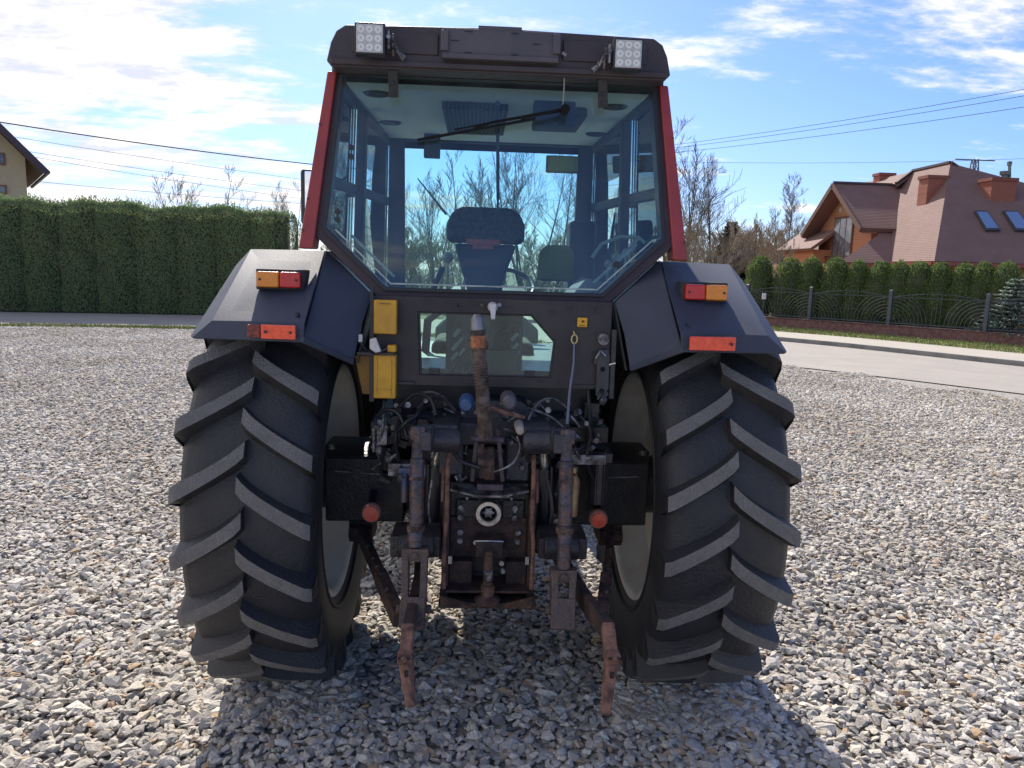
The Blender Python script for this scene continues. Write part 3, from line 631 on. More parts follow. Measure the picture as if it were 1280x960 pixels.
# lift cylinders: silver piston + black body (two)
for s in (-1,1):
    lc=MB(); lc.cyl((s*.225,-.45,.70),(s*.215,-.45,1.045),.038,18); lc.tube([(s*.19,-.48,.72),(s*.185,-.48,1.03)],.007,6); lc.tube([(s*.245,-.49,.75),(s*.24,-.49,1.06)],.006,6)
    cyo=obj('lift_cylinder',lc,BLK2,T,smooth=True)
    pr=MB(); pr.cyl((s*.215,-.45,1.045),(s*.205,-.46,1.13),.018,14); obj('piston_rod',pr,CHR,cyo,smooth=True)
    # rockshaft lift arms
    la=MB(); la.prism([V(s*.11,-.30,1.25),V(s*.11,-.30,1.12),V(s*.12,-.66,1.15),V(s*.12,-.70,1.20),V(s*.12,-.64,1.25)],(s*.10,0,0)); la.cyl((s*.10,-.30,1.19),(s*.32,-.30,1.19),.06,18); la.cyl((s*.12,-.66,1.20),(s*.27,-.70,1.21),.040,16)
    la.lathe([(s*.205,.001),(s*.205,.03),(s*.23,.034),(s*.26,.03)],(0,-.74,1.235),'x',16); la.bx(s*.21,s*.27,-.82,-.68,1.19,1.26)
    obj('lift_arm',la,mat('arm_blue_black',(.03,.034,.05),.42,.2,c2=(.06,.055,.06),scale=18,amt=.45,bump=.5,bscale=60),T,bevel=.008)
    # lift rod: top clevis, threaded part, tube, lower fork
    lr=MB(); X=s*.258
    lr.cyl((X,-.80,1.275),(X,-.81,1.165),.017,14,r2=.021); lr.cyl((X,-.81,1.165),(X,-.835,.94),.025,16); lr.cyl((X,-.835,.94),(X+s*.002,-.845,.88),.024,14,r2=.029); lr.box((X,-.80,1.25),(.05,.03,.05)); lr.nut((X-.03,-.80,1.25),(1,0,0),.012,.06)
    zf=.86 if s<0 else .79
    lr.cyl((X,-.845,.89),(X,-.85,zf),.024,14)
    lo=obj('lift_rod',lr,BLUEM,T,bevel=.003)
    fk=MB(); fk.bx(X-.046,X+.046,-.875,-.825,zf-.045,zf)
    for q in (-1,1): fk.bar((X+q*.033,-.85,zf-.02),(X+q*.030,-.885,.66),.024,.05)
    fk.bar((X,-.88,.69),(X-.004,-.93,.60),.085,.05); fk.cyl((X-.06,-.885,.65),(X+.06,-.885,.65),.016,12); fk.nut((X,-.875,zf-.022),(0,-1,0),.014,.012)
    obj('rod_fork',fk,mat('fork_brown_steel',(.075,.058,.055),.6,.2,c2=(.13,.085,.065),scale=22,amt=.45,bump=.6,bscale=80),lo,bevel=.004)
    cl=MB(); cl.cyl((X,-.8365,.935),(X,-.8375,.915),.031,14); cl.cyl((X,-.818,1.10),(X,-.82,1.09),.027,14); split('rod_collar',cl,RUST,lo,smooth=True)
    # lower link
    if s<0: pts=[(-.30,-.05,.62),(-.265,-.60,.62),(-.262,-.95,.655),(-.262,-1.08,.66)]; end=[(-.262,-1.06,.672),(-.262,-1.14,.60),(-.236,-1.22,.49)]
    else: pts=[(.27,-.05,.66),(.295,-.50,.67),(.35,-.88,.665),(.385,-1.06,.665)]; end=[(.385,-1.05,.68),(.388,-1.13,.60),(.358,-1.235,.475)]
    ll_=MB()
    for i in range(3): ll_.bar(pts[i],pts[i+1],.034,.075,h2=.065)
    lk=obj('lower_link',ll_,DRUST,T,bevel=.004)
    le=MB(); le.bar(end[0],end[1],.040,.055,up=(0,1,.5)); le.bar(end[1],end[2],.036,.050,up=(0,1,.5),w2=.028,h2=.03); le.box(V(*end[1])+V(0,-.02,.02),(.046,.05,.03)); le.nut(V(*end[1])+V(0,-.05,.03),(0,-1,0),.012,.012)
    obj('link_end',le,RUSTL,lk,bevel=.005)
    lh=MB()
    m0=V(*end[1])*.75+V(*end[2])*.25; lh.box(m0+V(0,-.027,0),(.012,.006,.045),Matrix.Rotation(R(20),3,'X')); lh.bar(V(*end[1])+V(-.02,-.05,.03),V(*end[1])+V(.02,-.052,.03),.003,.003); split('latch_slot',lh,BLK,lk)
    # stabiliser bar from the axle to the link
    sb=MB(); a0=V(s*.545,-.18,.67); b0_=V(s*(.31 if s<0 else .40),-.86,.60)
    sb.bar(a0,a0+(b0_-a0)*.62,.030,.075); sb.bar(a0+(b0_-a0)*.55,b0_,.045,.06); sb.bx(s*.50,s*.60,-.16,.02,.62,.76); sb.cyl(a0+V(-.05,0,0),a0+V(.05,0,0),.03,12)
    for t in (.25,.4,.5,.75): sb.nut(a0+(b0_-a0)*t+V(0,-.03,.03),(0,-1,.4),.010,.012)
    obj('stabiliser',sb,RUST if s>0 else DRUST,T,bevel=.004)
    # rusty hitch release rods
    hr=MB(); hr.tube([(s*.158,-.62,1.14),(s*.160,-.625,1.08),(s*.160,-.63,.88),(s*.168,-.635,.80),(s*.166,-.64,.62)],.0085,8); hr.tube([(s*.175,-.60,1.08),(s*.178,-.61,.95)],.006,6)
    obj('pickup_rod',hr,RUSTL,T,smooth=True)
    # fork arm blocks behind the link (dark)
    kb=MB(); kb.cyl((s*.20,-.70,.81),(s*.33,-.70,.81),.045,14); kb.bx(s*.18,s*.36,-.72,-.55,.77,.85); obj('link_pivot_block',kb,BLK,T,bevel=.008)
# PTO
pt=MB(); pt.lathe([(-.56,.030),(-.565,.034),(-.565,.048),(-.555,.052),(-.52,.053),(-.50,.06)],(-.003,0,.888),'y',28); pg=obj('pto_guard',pt,CHR,T,smooth=True)
pt=MB(); pt.lathe([(-.545,.001),(-.545,.018),(-.50,.018)],(-.003,0,.888),'y',6); 
for k in range(6):
    a=2*PI*k/6; pt.box((-.003+.019*math.cos(a),-.525,.888+.019*math.sin(a)),(.006,.045,.006),Matrix.Rotation(-a,3,'Y'))
obj('pto_shaft',pt,STEEL,pg,smooth=False)
mb=MB(); mb.prism([V(-.15,-.50,.985),V(.15,-.50,.985),V(.15,-.56,.975),V(.05,-.60,.965),V(-.05,-.60,.965),V(-.15,-.56,.975)],(0,0,.008)); obj('pto_shield',mb,STEEL,T)
# hitch frame, drawbar pin and bottom plate
hf=MB(); hf.bx(-.178,-.150,-.60,-.45,.545,.96); hf.bx(.150,.178,-.60,-.45,.545,.96); hf.bx(-.185,.185,-.66,-.40,.548,.566); hf.bx(-.16,.16,-.64,-.50,.60,.612); hf.bx(-.150,.150,-.52,-.46,.69,.86)
hf.bx(-.05,.055,-.62,-.52,.735,.80); hf.bx(-.15,-.06,-.57,-.50,.58,.70); hf.bx(.07,.15,-.57,-.50,.58,.70)
obj('hitch_frame',hf,DRUST,T,bevel=.005)
mb=MB(); mb.prism([V(-.178,-.661,.55),V(-.178,-.661,.60),V(-.07,-.67,.575),V(.07,-.67,.575),V(.178,-.661,.60),V(.178,-.661,.55)],(0,.012,0)); obj('hitch_jaw',mb,RUST,T,bevel=.004)
mb=MB(); mb.cyl((0,-.64,.77),(0,-.65,.60),.018,14); mb.lathe([(.572,.001),(.572,.045),(.584,.05),(.592,.04),(.60,.02)],(0,-.65,0),'z',20); mb.cyl((0,-.65,.60),(0,-.65,.64),.026,14); obj('hitch_pin',mb,RUST,T,smooth=True)
mb=MB(); mb.cyl((0,-.658,.665),(0,-.662,.70),.0185,14); obj('worn_pin_band',mb,STEEL,T,smooth=True)
mb=MB(); mb.lathe([(.0,.001),(.0,.010),(.012,.012),(.02,.001)],(.055,-.63,.68),'z',10); mb.nut((.05,-.63,.72),(0,-1,0),.01,.01); mb.nut((-.05,-.6,.79),(0,-1,0),.01,.01); mb.tube([(-.05,-.62,.80),(0,-.625,.803),(.055,-.62,.80)],.003,6); mb.box((.148,-.605,.72),(.014,.01,.03)); mb.box((-.145,-.605,.72),(.014,.01,.03)); split('split_pin',mb,CHR,T)
# top link
tl=MB()
pts=[(596,396,-.76),(597,412,-.76),(598,430,-.75),(600,455,-.74),(601,472,-.73),(603,490,-.72),(605,515,-.70),(607,545,-.67)]
P3=[atY(*p) for p in pts]; rs=[.016,.020,.023,.022,.019,.024,.027,.026]
tl.tube([P3[0]+V(0,0,.0)]+P3[1:],rs,14); 
tl.tube([P3[2]+V(0,0,.012),P3[2]-V(0,0,.018)],[.034,.034],14)
for k in range(9):
    p=P3[3]+(P3[5]-P3[3])*(k/9); tl.lathe([(p.z,.024),(p.z+.003,.027),(p.z+.006,.024)],(p.x,p.y,0),'z',12)
tlo=obj('top_link',tl,mat('worn_top_link',(.17,.14,.13),.8,.15,c2=(.06,.045,.04),scale=26,amt=.5,bump=1.,bscale=70,c3=(.20,.11,.07),s3=12,a3=.4),T,smooth=True)
tp=MB(); tp.tube([P3[0]+V(0,0,.008),P3[0]-V(0,0,.008),P3[1]],[.012,.020,.023],14); obj('top_link_tip',tp,mat('grey_worn_tip',(.26,.27,.29),.5,.5,c2=(.2,.14,.1),scale=30,amt=.3,bump=.3),tlo,smooth=True)
tp=MB(); tp.tube([atY(598,420,-.785),atY(598,434,-.785)],[.026,.024],12); tp.nut(atY(597,427,-.81),(0,-1,0),.010,.008); obj('orange_rust_nut',tp,mat('orange_rust',(.42,.17,.08),.85,c2=(.25,.09,.04),scale=40,amt=.4,bump=.5),tlo,smooth=True)
tp=MB(); tp.bar(atY(590,600,-.57),atY(597,535,-.62),.016,.03,up=(0,1,0)); tp.bar(atY(628,600,-.57),atY(622,535,-.62),.016,.03,up=(0,1,0)); tp.bx(-.05,.05,-.58,-.50,.985,1.01); tp.cyl(atY(588,548,-.63),atY(630,550,-.63),.012,10)
obj('top_link_bracket',tp,mat('bracket_mauve',(.11,.09,.12),.55,.3,c2=(.06,.045,.05),scale=24,amt=.5,bump=.5),tlo,bevel=.003)
tp=MB(); tp.bar(atY(600,553,-.60),atY(604,596,-.57),.03,.03,up=(0,1,0),mi=0); tp.bar(atY(611,560,-.59),atY(612,598,-.57),.04,.03,up=(0,1,0)); obj('spool_rust',tp,RUST,tlo,bevel=.003)
tp=MB(); tp.tube([atY(614,510,-.66),atY(636,517,-.66),atY(656,522,-.66)],[.008,.008,.007],8); obj('handle_bar',tp,RUSTL,tlo,smooth=True)
# clutter: hydraulics, hoses, couplers
cm=MB()
cm.prism([V(-.13,-.45,1.13),V(-.13,-.45,1.24),V(-.06,-.45,1.31),V(.12,-.45,1.31),V(.19,-.45,1.25),V(.19,-.45,1.13)],(0,.2,0))
cm.bx(-.20,-.10,-.50,-.40,1.02,1.16); cm.bx(.06,.15,-.50,-.40,1.0,1.17); cm.bx(-.13,-.05,-.55,-.45,1.15,1.24)
obj('hydraulic_top_cover',cm,mat('cover_blue_black',(.026,.03,.045),.42,c2=(.05,.05,.055),scale=16,amt=.45,bump=.5,bscale=60),T,bevel=.01)
for (px,py,Y,r_c,mm) in ((583,505,-.60,.026,'blue'),(636,502,-.57,.028,'grey'),(650,536,-.60,.018,'pale')):
    c=atY(px,py,Y); mb=MB(); mb.lathe([(-.04,.001),(-.04,r_c*.7),(-.03,r_c),(.0,r_c),(.03,r_c*1.1),(.08,r_c*1.1)],c,'y',16)
    mm_={'blue':mat('blue_cap',(.05,.11,.26),.45,c2=(.03,.06,.14),scale=40,amt=.4),'grey':mat('grey_cap',(.10,.11,.14),.4,c2=(.2,.12,.08),scale=40,amt=.3),'pale':mat('pale_cap',(.48,.42,.36),.5)}[mm]
    obj('hydraulic_coupler',mb,mm_,T,smooth=True)
random.seed(21)
hoses=[[(480,500,-.40),(478,540,-.45),(470,560,-.4),(478,580,-.38)],[(520,520,-.5),(505,530,-.52),(495,545,-.48),(492,570,-.42)],[(500,525,-.45),(494,548,-.5),(498,575,-.45)],
[(660,510,-.5),(690,522,-.5),(712,545,-.48),(725,575,-.45)],[(700,560,-.45),(722,562,-.46),(735,556,-.44),(760,562,-.4)],[(540,505,-.45),(525,512,-.47),(516,530,-.5)],[(560,500,-.42),(540,490,-.4),(515,495,-.4),(505,510,-.42)],
[(735,470,-.42),(737,520,-.44),(742,550,-.42)],[(480,560,-.45),(476,590,-.42),(490,600,-.4)],[(580,530,-.5),(560,540,-.52),(545,525,-.5)],[(640,545,-.55),(655,560,-.57),(660,575,-.55)]]
hoses+=[[(545,520,-.55),(538,500,-.5),(520,492,-.45),(500,508,-.45)],[(660,525,-.56),(672,505,-.5),(690,498,-.45),(712,512,-.44)],[(570,515,-.6),(556,500,-.52),(540,497,-.46),(522,512,-.5)],[(600,585,-.62),(575,575,-.6),(566,556,-.58),(572,538,-.56)],
[(618,590,-.6),(640,580,-.6),(650,560,-.58),(646,545,-.56)],[(470,520,-.42),(486,512,-.44),(500,520,-.46),(508,545,-.48)],[(725,520,-.44),(738,540,-.45),(733,575,-.44),(742,600,-.4)],[(540,600,-.55),(536,640,-.56),(545,680,-.54)],[(684,600,-.55),(690,640,-.56),(680,680,-.54)]]
for i,h in enumerate(hoses):
    pts=[atY(*p) for p in h]; q=[]
    for k in range(len(pts)-1):
        p0=pts[max(k-1,0)];p1=pts[k];p2=pts[k+1];p3=pts[min(k+2,len(pts)-1)]
        for t in (0,.25,.5,.75): q.append(.5*((2*p1)+(p2-p0)*t+(2*p0-5*p1+4*p2-p3)*t*t+(3*p1-p0-3*p2+p3)*t**3))
    q.append(pts[-1]); mb=MB(); mb.tube(q,.008 if i%3 else .005,8); obj('hose',mb,BLK2 if i%3 else STEEL,T,smooth=True)
mb=MB()
for k in range(95):
    px=random.choice([random.uniform(470,600),random.uniform(620,755)]); py=random.uniform(498,600); Y=random.uniform(-.52,-.38)
    p=atY(px,py,Y); ax=V(random.uniform(-.6,.6),-1,random.uniform(-.5,.8)); 
    if random.random()<.6: mb.nut(p,ax,random.uniform(.006,.014),random.uniform(.01,.03))
    else: mb.tube([p,p+V(random.uniform(-.05,.05),random.uniform(-.02,.02),random.uniform(-.05,.04))],random.uniform(.003,.006),6)
split('bolt',mb,STEEL,T)
mb=MB()
for k in range(55):
    px=random.choice([random.uniform(470,560),random.uniform(650,750)]); py=random.uniform(505,600); p=atY(px,py,random.uniform(-.42,-.32)); s_=random.uniform(.02,.06)
    mb.box(p,(s_,s_*.8,s_*random.uniform(.4,1.1)),Matrix.Rotation(random.uniform(-.5,.5),3,'Y'))
split('valve_fitting',mb,BLK,T,merge=False,bevel=.003)
mb=MB(); 
for x0,x1,z0,z1 in ((-.40,-.25,1.00,1.05),(.30,.46,1.06,1.10)): mb.bx(x0,x1,-.45,-.38,z0,z1)
mb.box(atY(478,540,-.42),(.04,.03,.10)); mb.bar(atY(466,555,-.42),atY(490,575,-.42),.01,.03); mb.bar(atY(467,535,-.43),atY(467,565,-.43),.01,.01)
split('support_bracket',mb,STEEL,T,bevel=.002)
# filters / canisters: left blue-brass, right yellow-brass, right black spool valve
mb=MB(); 
for x in (-.335,-.300): mb.cyl((x,-.46,.90),(x,-.46,1.02),.014,12)
mb.bx(-.355,-.28,-.48,-.44,1.02,1.04); split('oil_pipe',mb,mat('blue_brown_pipe',(.07,.1,.2),.4,.3,c2=(.2,.14,.1),scale=8,amt=.4),T,smooth=True)
mb=MB(); mb.tube([(.333,-.48,.86),(.336,-.48,1.00),(.325,-.49,1.03)],[.018,.020,.016],12); mb.nut((.325,-.49,1.04),(0,0,1),.018,.02); obj('brass_fitting',mb,mat('brass_pipe',(.42,.33,.18),.45,.4,c2=(.3,.15,.07),scale=14,amt=.4),T,smooth=True)
mb=MB(); mb.cyl((.455,-.33,.87),(.455,-.33,1.05),.040,16); mb.bx(.41,.50,-.38,-.29,1.05,1.09); mb.bx(.40,.47,-.39,-.35,1.09,1.10); mb.tube([(.435,-.372,.87),(.437,-.372,1.04)],.006,6); mb.tube([(.47,-.370,.87),(.47,-.37,1.04)],.005,6)
obj('spool_valve',mb,mat('valve_grey',(.05,.045,.05),.4,.3,c2=(.1,.08,.08),scale=20,amt=.4,bump=.3),T,bevel=.003)
# dark bulk behind the hitch (fuel tank / subframe) closing the view under the cab
mb=MB(); mb.bx(-.40,.40,-.30,.9,1.08,1.41); obj('cab_subframe',mb,BLK2,T,bevel=.01)
mb=MB(); mb.bx(-.76,-.36,.92,1.0,.64,1.40); mb.bx(.36,.76,.92,1.0,.64,1.40); split('gap_filler_plate',mb,BLK2,T,bevel=.004)  # added dark filler plates, hide bright sunlit ground beyond the axle
mb=MB(); mb.bx(-.55,-.30,.7,1.4,.75,1.12); mb.bx(.30,.55,.7,1.4,.80,1.12); split('fuel_tank',mb,BLK2,T,bevel=.04)
exec_env=True
# ================================================================== GROUND
def poly_obj(name,pts,z,m,kind='structure',thick=None):
    mb=MB()
    if thick: mb.prism([V(x,y,z) for x,y in pts],(0,0,-thick))
    else: mb.add([V(x,y,z) for x,y in pts],[tuple(range(len(pts)))])
    o=obj(name,mb,m,fixn=True); tag(o,kind=kind)
    if not thick and o.data.polygons[0].normal.z<0: o.data.flip_normals()
    return o
GRASSG=mat('grass_ground',(.085,.10,.03),.95,c2=(.14,.13,.06),scale=1.5,amt=.5,bump=1.,bscale=25,c3=(.05,.07,.02),s3=.3,a3=.4)
ASPH=mat('road_asphalt',(.36,.325,.28),.9,c2=(.30,.275,.245),scale=.9,amt=.5,bump=.5,bscale=180,c3=(.41,.37,.32),s3=6,a3=.4,soft=.25)
PAV=mat('pavement_concrete',(.44,.40,.34),.9,c2=(.37,.34,.29),scale=2.,amt=.4,bump=.3,bscale=60,soft=.25)
GRB=mat('gravel_base',(.34,.32,.285),1.,c2=(.16,.15,.135),scale=26,amt=.45,bump=1.,bscale=34,c3=(.46,.43,.38),s3=44,a3=.5)
poly_obj('ground',[(-400,-400),(400,-400),(400,600),(-400,600)],-.05,GRASSG)
def bez(pts,n=10):
    P=[Vector((*p,0)) for p in pts]; out=[]
    for k in range(len(P)-1):
        p0=P[max(k-1,0)];p1=P[k];p2=P[k+1];p3=P[min(k+2,len(P)-1)]
        for i in range(n):
            t=i/n; q=.5*((2*p1)+(p2-p0)*t+(2*p0-5*p1+4*p2-p3)*t*t+(3*p1-p0-3*p2+p3)*t**3); out.append((q.x,q.y))
    out.append((P[-1].x,P[-1].y)); return out
inner=bez([(-45,11.5),(-25,15.1),(-12.5,17.25),(-7.9,17.95),(-2.5,17.9),(2.2,16.1),(6.35,12.46),(9.24,9.09),(13.5,3.6),(24,-11)])
outer_=bez([(-45,17.2),(-25,20.6),(-15.5,22.3),(-9.8,23.2),(-3,23.9),(3.5,22.8),(8.94,18.4),(12.35,13.37),(17,6.3),(28,-10)])
poly_obj('gravel_yard',inner+[(24,-40),(-45,-40)],-.022,GRB)
poly_obj('road',inner+outer_[::-1],-.004,ASPH)
def offs(line,d):
    out=[]
    for i,p in enumerate(line):
        a=line[max(i-1,0)];b=line[min(i+1,len(line)-1)]; t=Vector((b[0]-a[0],b[1]-a[1])).normalized(); out.append((p[0]-t.y*d,p[1]+t.x*d))
    return out
right=[p for p in outer_ if p[0]>-1.]
kerb=MB(); k2=offs(right,.14); n=len(right)
vs=[V(x,y,-.02) for x,y in right]+[V(x,y,.11) for x,y in right]+[V(x,y,.11) for x,y in k2]; fs=[]
for i in range(n-1): fs+=[(i,i+1,n+i+1,n+i),(n+i,n+i+1,2*n+i+1,2*n+i)]
kerb.add(vs,fs); tag(obj('kerb',kerb,mat('kerb_concrete',(.24,.23,.22),.9,c2=(.16,.155,.15),scale=3,amt=.4,bump=.3)),kind='structure')
PW=2.3
k3=offs(right,PW); poly_obj('pavement',k2+k3[::-1],.106,PAV)
k4=offs(right,9.5); poly_obj('grass_verge',k3+k4[::-1],.09,mat('verge_grass',(.16,.17,.05),.95,c2=(.24,.22,.09),scale=3,amt=.5,bump=1.,bscale=30,c3=(.10,.13,.03),s3=1,a3=.4))
# gravel stones: six tiles of real crushed stones, instanced over the yard
def hull_stone(rng):
    pts=rng.normal(size=(13,3)); pts/=np.linalg.norm(pts,axis=1)[:,None]; pts*=rng.uniform(.82,1.1,size=(13,1))
    bm=bmesh.new()
    for p in pts: bm.verts.new(p)
    r=bmesh.ops.convex_hull(bm,input=bm.verts)
    bmesh.ops.delete(bm,geom=[v for v in bm.verts if not v.link_faces],context='VERTS')
    bmesh.ops.triangulate(bm,faces=bm.faces); bm.verts.index_update()
    v=np.array([x.co[:] for x in bm.verts]); f=np.array([[q.index for q in fc.verts] for fc in bm.faces]); bm.free(); return v,f
STN=[hull_stone(RNG) for _ in range(36)]
STONE=mat('crushed_stone',(.4,.38,.35),.92,island=[((.58,.54,.47),20),((.44,.415,.375),14),((.70,.66,.59),17),((.34,.325,.30),11),((.52,.45,.35),9),((.64,.58,.49),13),((.20,.195,.20),7),((.46,.30,.16),4),((.27,.19,.13),4),((.50,.48,.46),10)],c2=(.38,.355,.32),scale=55,amt=.38,bump=.5,bscale=90)
nt=STONE.node_tree;N=nt.nodes;L=nt.links;b_=N['Principled BSDF']; src=b_.inputs['Base Color'].links[0].from_socket
g_=N.new('ShaderNodeNewGeometry'); no_=N.new('ShaderNodeTexNoise'); no_.inputs['Scale'].default_value=.55; no_.inputs['Detail'].default_value=6; L.new(g_.outputs['Position'],no_.inputs['Vector'])
mr_=N.new('ShaderNodeMapRange'); mr_.inputs[1].default_value=.38; mr_.inputs[2].default_value=.62; L.new(no_.outputs[0],mr_.inputs[0])
tn=N.new('ShaderNodeMix'); tn.data_type='RGBA'; L.new(mr_.outputs[0],tn.inputs[0]); tn.inputs[6].default_value=(.86,.835,.79,1); tn.inputs[7].default_value=(1.06,1.06,1.05,1)
mu_=N.new('ShaderNodeMix'); mu_.data_type='RGBA'; mu_.blend_type='MULTIPLY'; mu_.inputs[0].default_value=1; L.new(src,mu_.inputs[6]); L.new(tn.outputs[2],mu_.inputs[7]); L.new(mu_.outputs[2],b_.inputs['Base Color'])
gcol=bpy.data.collections.new('gravel_tiles')
def tile(i):
    rng=np.random.default_rng(100+i); Vs=[];Fs=[];o=0
    g=.0300; n=int(1/g)
    items=[]
    for a in range(n+1):
        for b in range(n+1):
            items.append((-.5+(a+rng.uniform(-.1,1.1))*g,-.5+(b+rng.uniform(-.1,1.1))*g,rng.uniform(-.016,-.003),rng.gamma(5,.0155/5)+.0055))
    for _ in range(240): items.append((rng.uniform(-.5,.5),rng.uniform(-.5,.5),rng.uniform(-.006,.004),rng.uniform(.015,.030)))
    for (x,y,z,s) in items:
        v,f=STN[rng.integers(len(STN))]
        sc_=np.array([s*rng.uniform(1.0,1.5),s*rng.uniform(.75,1.05),s*rng.uniform(.34,.62)])
        v=v*sc_
        a=rng.uniform(0,2*PI); tx,ty=rng.normal(0,.27,2)
        Rz=np.array(Matrix.Rotation(a,3,'Z')@Matrix.Rotation(tx,3,'X')@Matrix.Rotation(ty,3,'Y'))
        v=v@Rz.T+np.array([x,y,z]); Vs.append(v);Fs.append(f+o);o+=len(v)
    Vs=np.concatenate(Vs);Fs=np.concatenate(Fs)
    me=bpy.data.meshes.new('gravel_tile'); me.from_pydata(Vs.tolist(),[],Fs.tolist()); me.materials.append(STONE)
    ob=bpy.data.objects.new('gravel_tile',me); gcol.objects.link(ob)
for i in range(6): tile(i)
def inside(x,y,poly):
    c=False;j=len(poly)-1
    for i in range(len(poly)):
        if (poly[i][1]>y)!=(poly[j][1]>y) and x<(poly[j][0]-poly[i][0])*(y-poly[i][1])/(poly[j][1]-poly[i][1])+poly[i][0]: c=not c
        j=i
    return c
yard=inner+[(24,-40),(-45,-40)]
pts=[]
for ix in range(-24,18):
    for iy in range(-6,20):
        x,y=ix*.97+.3,iy*.97+.2
        if not all(inside(x+dx,y+dy,yard) for dx in (-.3,.3) for dy in (-.3,.3)): continue
        d=y-CY
        if y>-1.5 and abs(x-CX-d*.048)>d*.72+5.0: continue
        if y<=-1.5 and abs(x)>7: continue
        pts.append((x+random.uniform(-.02,.02),y+random.uniform(-.02,.02),0))
me=bpy.data.meshes.new('gravel'); me.from_pydata(pts,[],[]); go=bpy.data.objects.new('gravel',me); COL.objects.link(go); tag(go,'loose crushed grey and beige stones covering the whole yard','gravel',kind='stuff')
ng=bpy.data.node_groups.new('gravel_scatter','GeometryNodeTree')
ng.interface.new_socket('Geometry',in_out='INPUT',socket_type='NodeSocketGeometry'); ng.interface.new_socket('Geometry',in_out='OUTPUT',socket_type='NodeSocketGeometry')
N=ng.nodes;L=ng.links
gi=N.new('NodeGroupInput');gout=N.new('NodeGroupOutput'); iop=N.new('GeometryNodeInstanceOnPoints'); ci=N.new('GeometryNodeCollectionInfo'); ci.inputs['Collection'].default_value=gcol; ci.inputs['Separate Children'].default_value=True; ci.inputs['Reset Children'].default_value=True
iop.inputs['Pick Instance'].default_value=True
ri=N.new('FunctionNodeRandomValue'); ri.data_type='INT'; ri.inputs[4].default_value=0; ri.inputs[5].default_value=3; ri.inputs['Seed'].default_value=3
mul=N.new('ShaderNodeMath'); mul.operation='MULTIPLY'; mul.inputs[1].default_value=PI/2
cmb=N.new('ShaderNodeCombineXYZ'); rii=N.new('FunctionNodeRandomValue'); rii.data_type='INT'; rii.inputs[4].default_value=0; rii.inputs[5].default_value=5; rii.inputs['Seed'].default_value=9
L.new(gi.outputs[0],iop.inputs['Points']); L.new(ci.outputs[0],iop.inputs['Instance']); L.new(rii.outputs[2],iop.inputs['Instance Index'])
L.new(ri.outputs[2],mul.inputs[0]); L.new(mul.outputs[0],cmb.inputs[2]); L.new(cmb.outputs[0],iop.inputs['Rotation']); L.new(iop.outputs[0],gout.inputs[0])
md=go.modifiers.new('scatter','NODES'); md.node_group=ng
rng=np.random.default_rng(77); Vs=[];Fs=[];o_=0
for sd_ in (-1,1):
    for _ in range(1500):
        x=sd_*rng.uniform(.56,1.18); y=-rng.uniform(-.10,.55) if rng.random()<.8 else rng.uniform(0,.4)
        dx=max(0,abs(abs(x)-.87)-.24); d=math.hypot(dx,max(0,abs(y)-.22)); 
        z=.040*math.exp(-(d/.10)**2)*rng.uniform(.2,1.)-.004
        sz=rng.gamma(6,.0185/6)+.006
        v,f=STN[rng.integers(len(STN))]; v=v*np.array([sz*1.2,sz*.9,sz*.55])
        Rz=np.array(Matrix.Rotation(rng.uniform(0,6.3),3,'Z')@Matrix.Rotation(rng.normal(0,.4),3,'X')); v=v@Rz.T+np.array([x,y,z]); Vs.append(v);Fs.append(f+o_);o_+=len(v)
me=bpy.data.meshes.new('pressed_gravel'); me.from_pydata(np.concatenate(Vs).tolist(),[],np.concatenate(Fs).tolist()); me.materials.append(STONE)
og=bpy.data.objects.new('pressed_gravel',me); COL.objects.link(og); tag(og,'loose stones pushed up around both big rear tyres','gravel',kind='stuff')
# grass blades helper
BLADE=mat('grass_blades',(.1,.14,.03),.8,island=[((.16,.22,.05),4),((.25,.28,.09),3),((.38,.34,.15),2),((.11,.17,.04),3)])
def blades(name,line,w,n,label,z=0.,h=.06,side=1):
    mb=MB(); L_=[Vector((*p,0)) for p in line]
    seg=[(L_[i+1]-L_[i]).length for i in range(len(L_)-1)]; tot=sum(seg)
    for _ in range(n):
        t=random.random()*tot; i=0
        while i<len(seg)-1 and t>seg[i]: t-=seg[i]; i+=1
        d=(L_[i+1]-L_[i]).normalized(); nrm=V(-d.y,d.x,0)
        p=L_[i]+d*t+nrm*side*random.uniform(0,w); hh=h*random.uniform(.5,1.4); a=random.uniform(0,PI); q=V(math.cos(a),math.sin(a),0)*random.uniform(.006,.014)
        tp=V(random.uniform(-.4,.4)*hh,random.uniform(-.4,.4)*hh,hh)
        p=p+V(0,0,z)
        mb.add([p-q,p+q,p+tp],[(0,1,2)])
    o=obj(name,mb,BLADE,fixn=False); tag(o,label,'grass',kind='stuff'); return o
vl=[p for p in inner if -20<p[0]<2]
blades('grass_fringe',vl,.8,16000,'thin yellowish grass fringe along the left gravel edge',-.01,.07,-1)
rv=[p for p in k3 if p[0]>1 and p[0]<19]
blades('verge_blades',rv,2.6,22000,'sunlit short grass between the pavement and low brick wall',.09,.07,1)
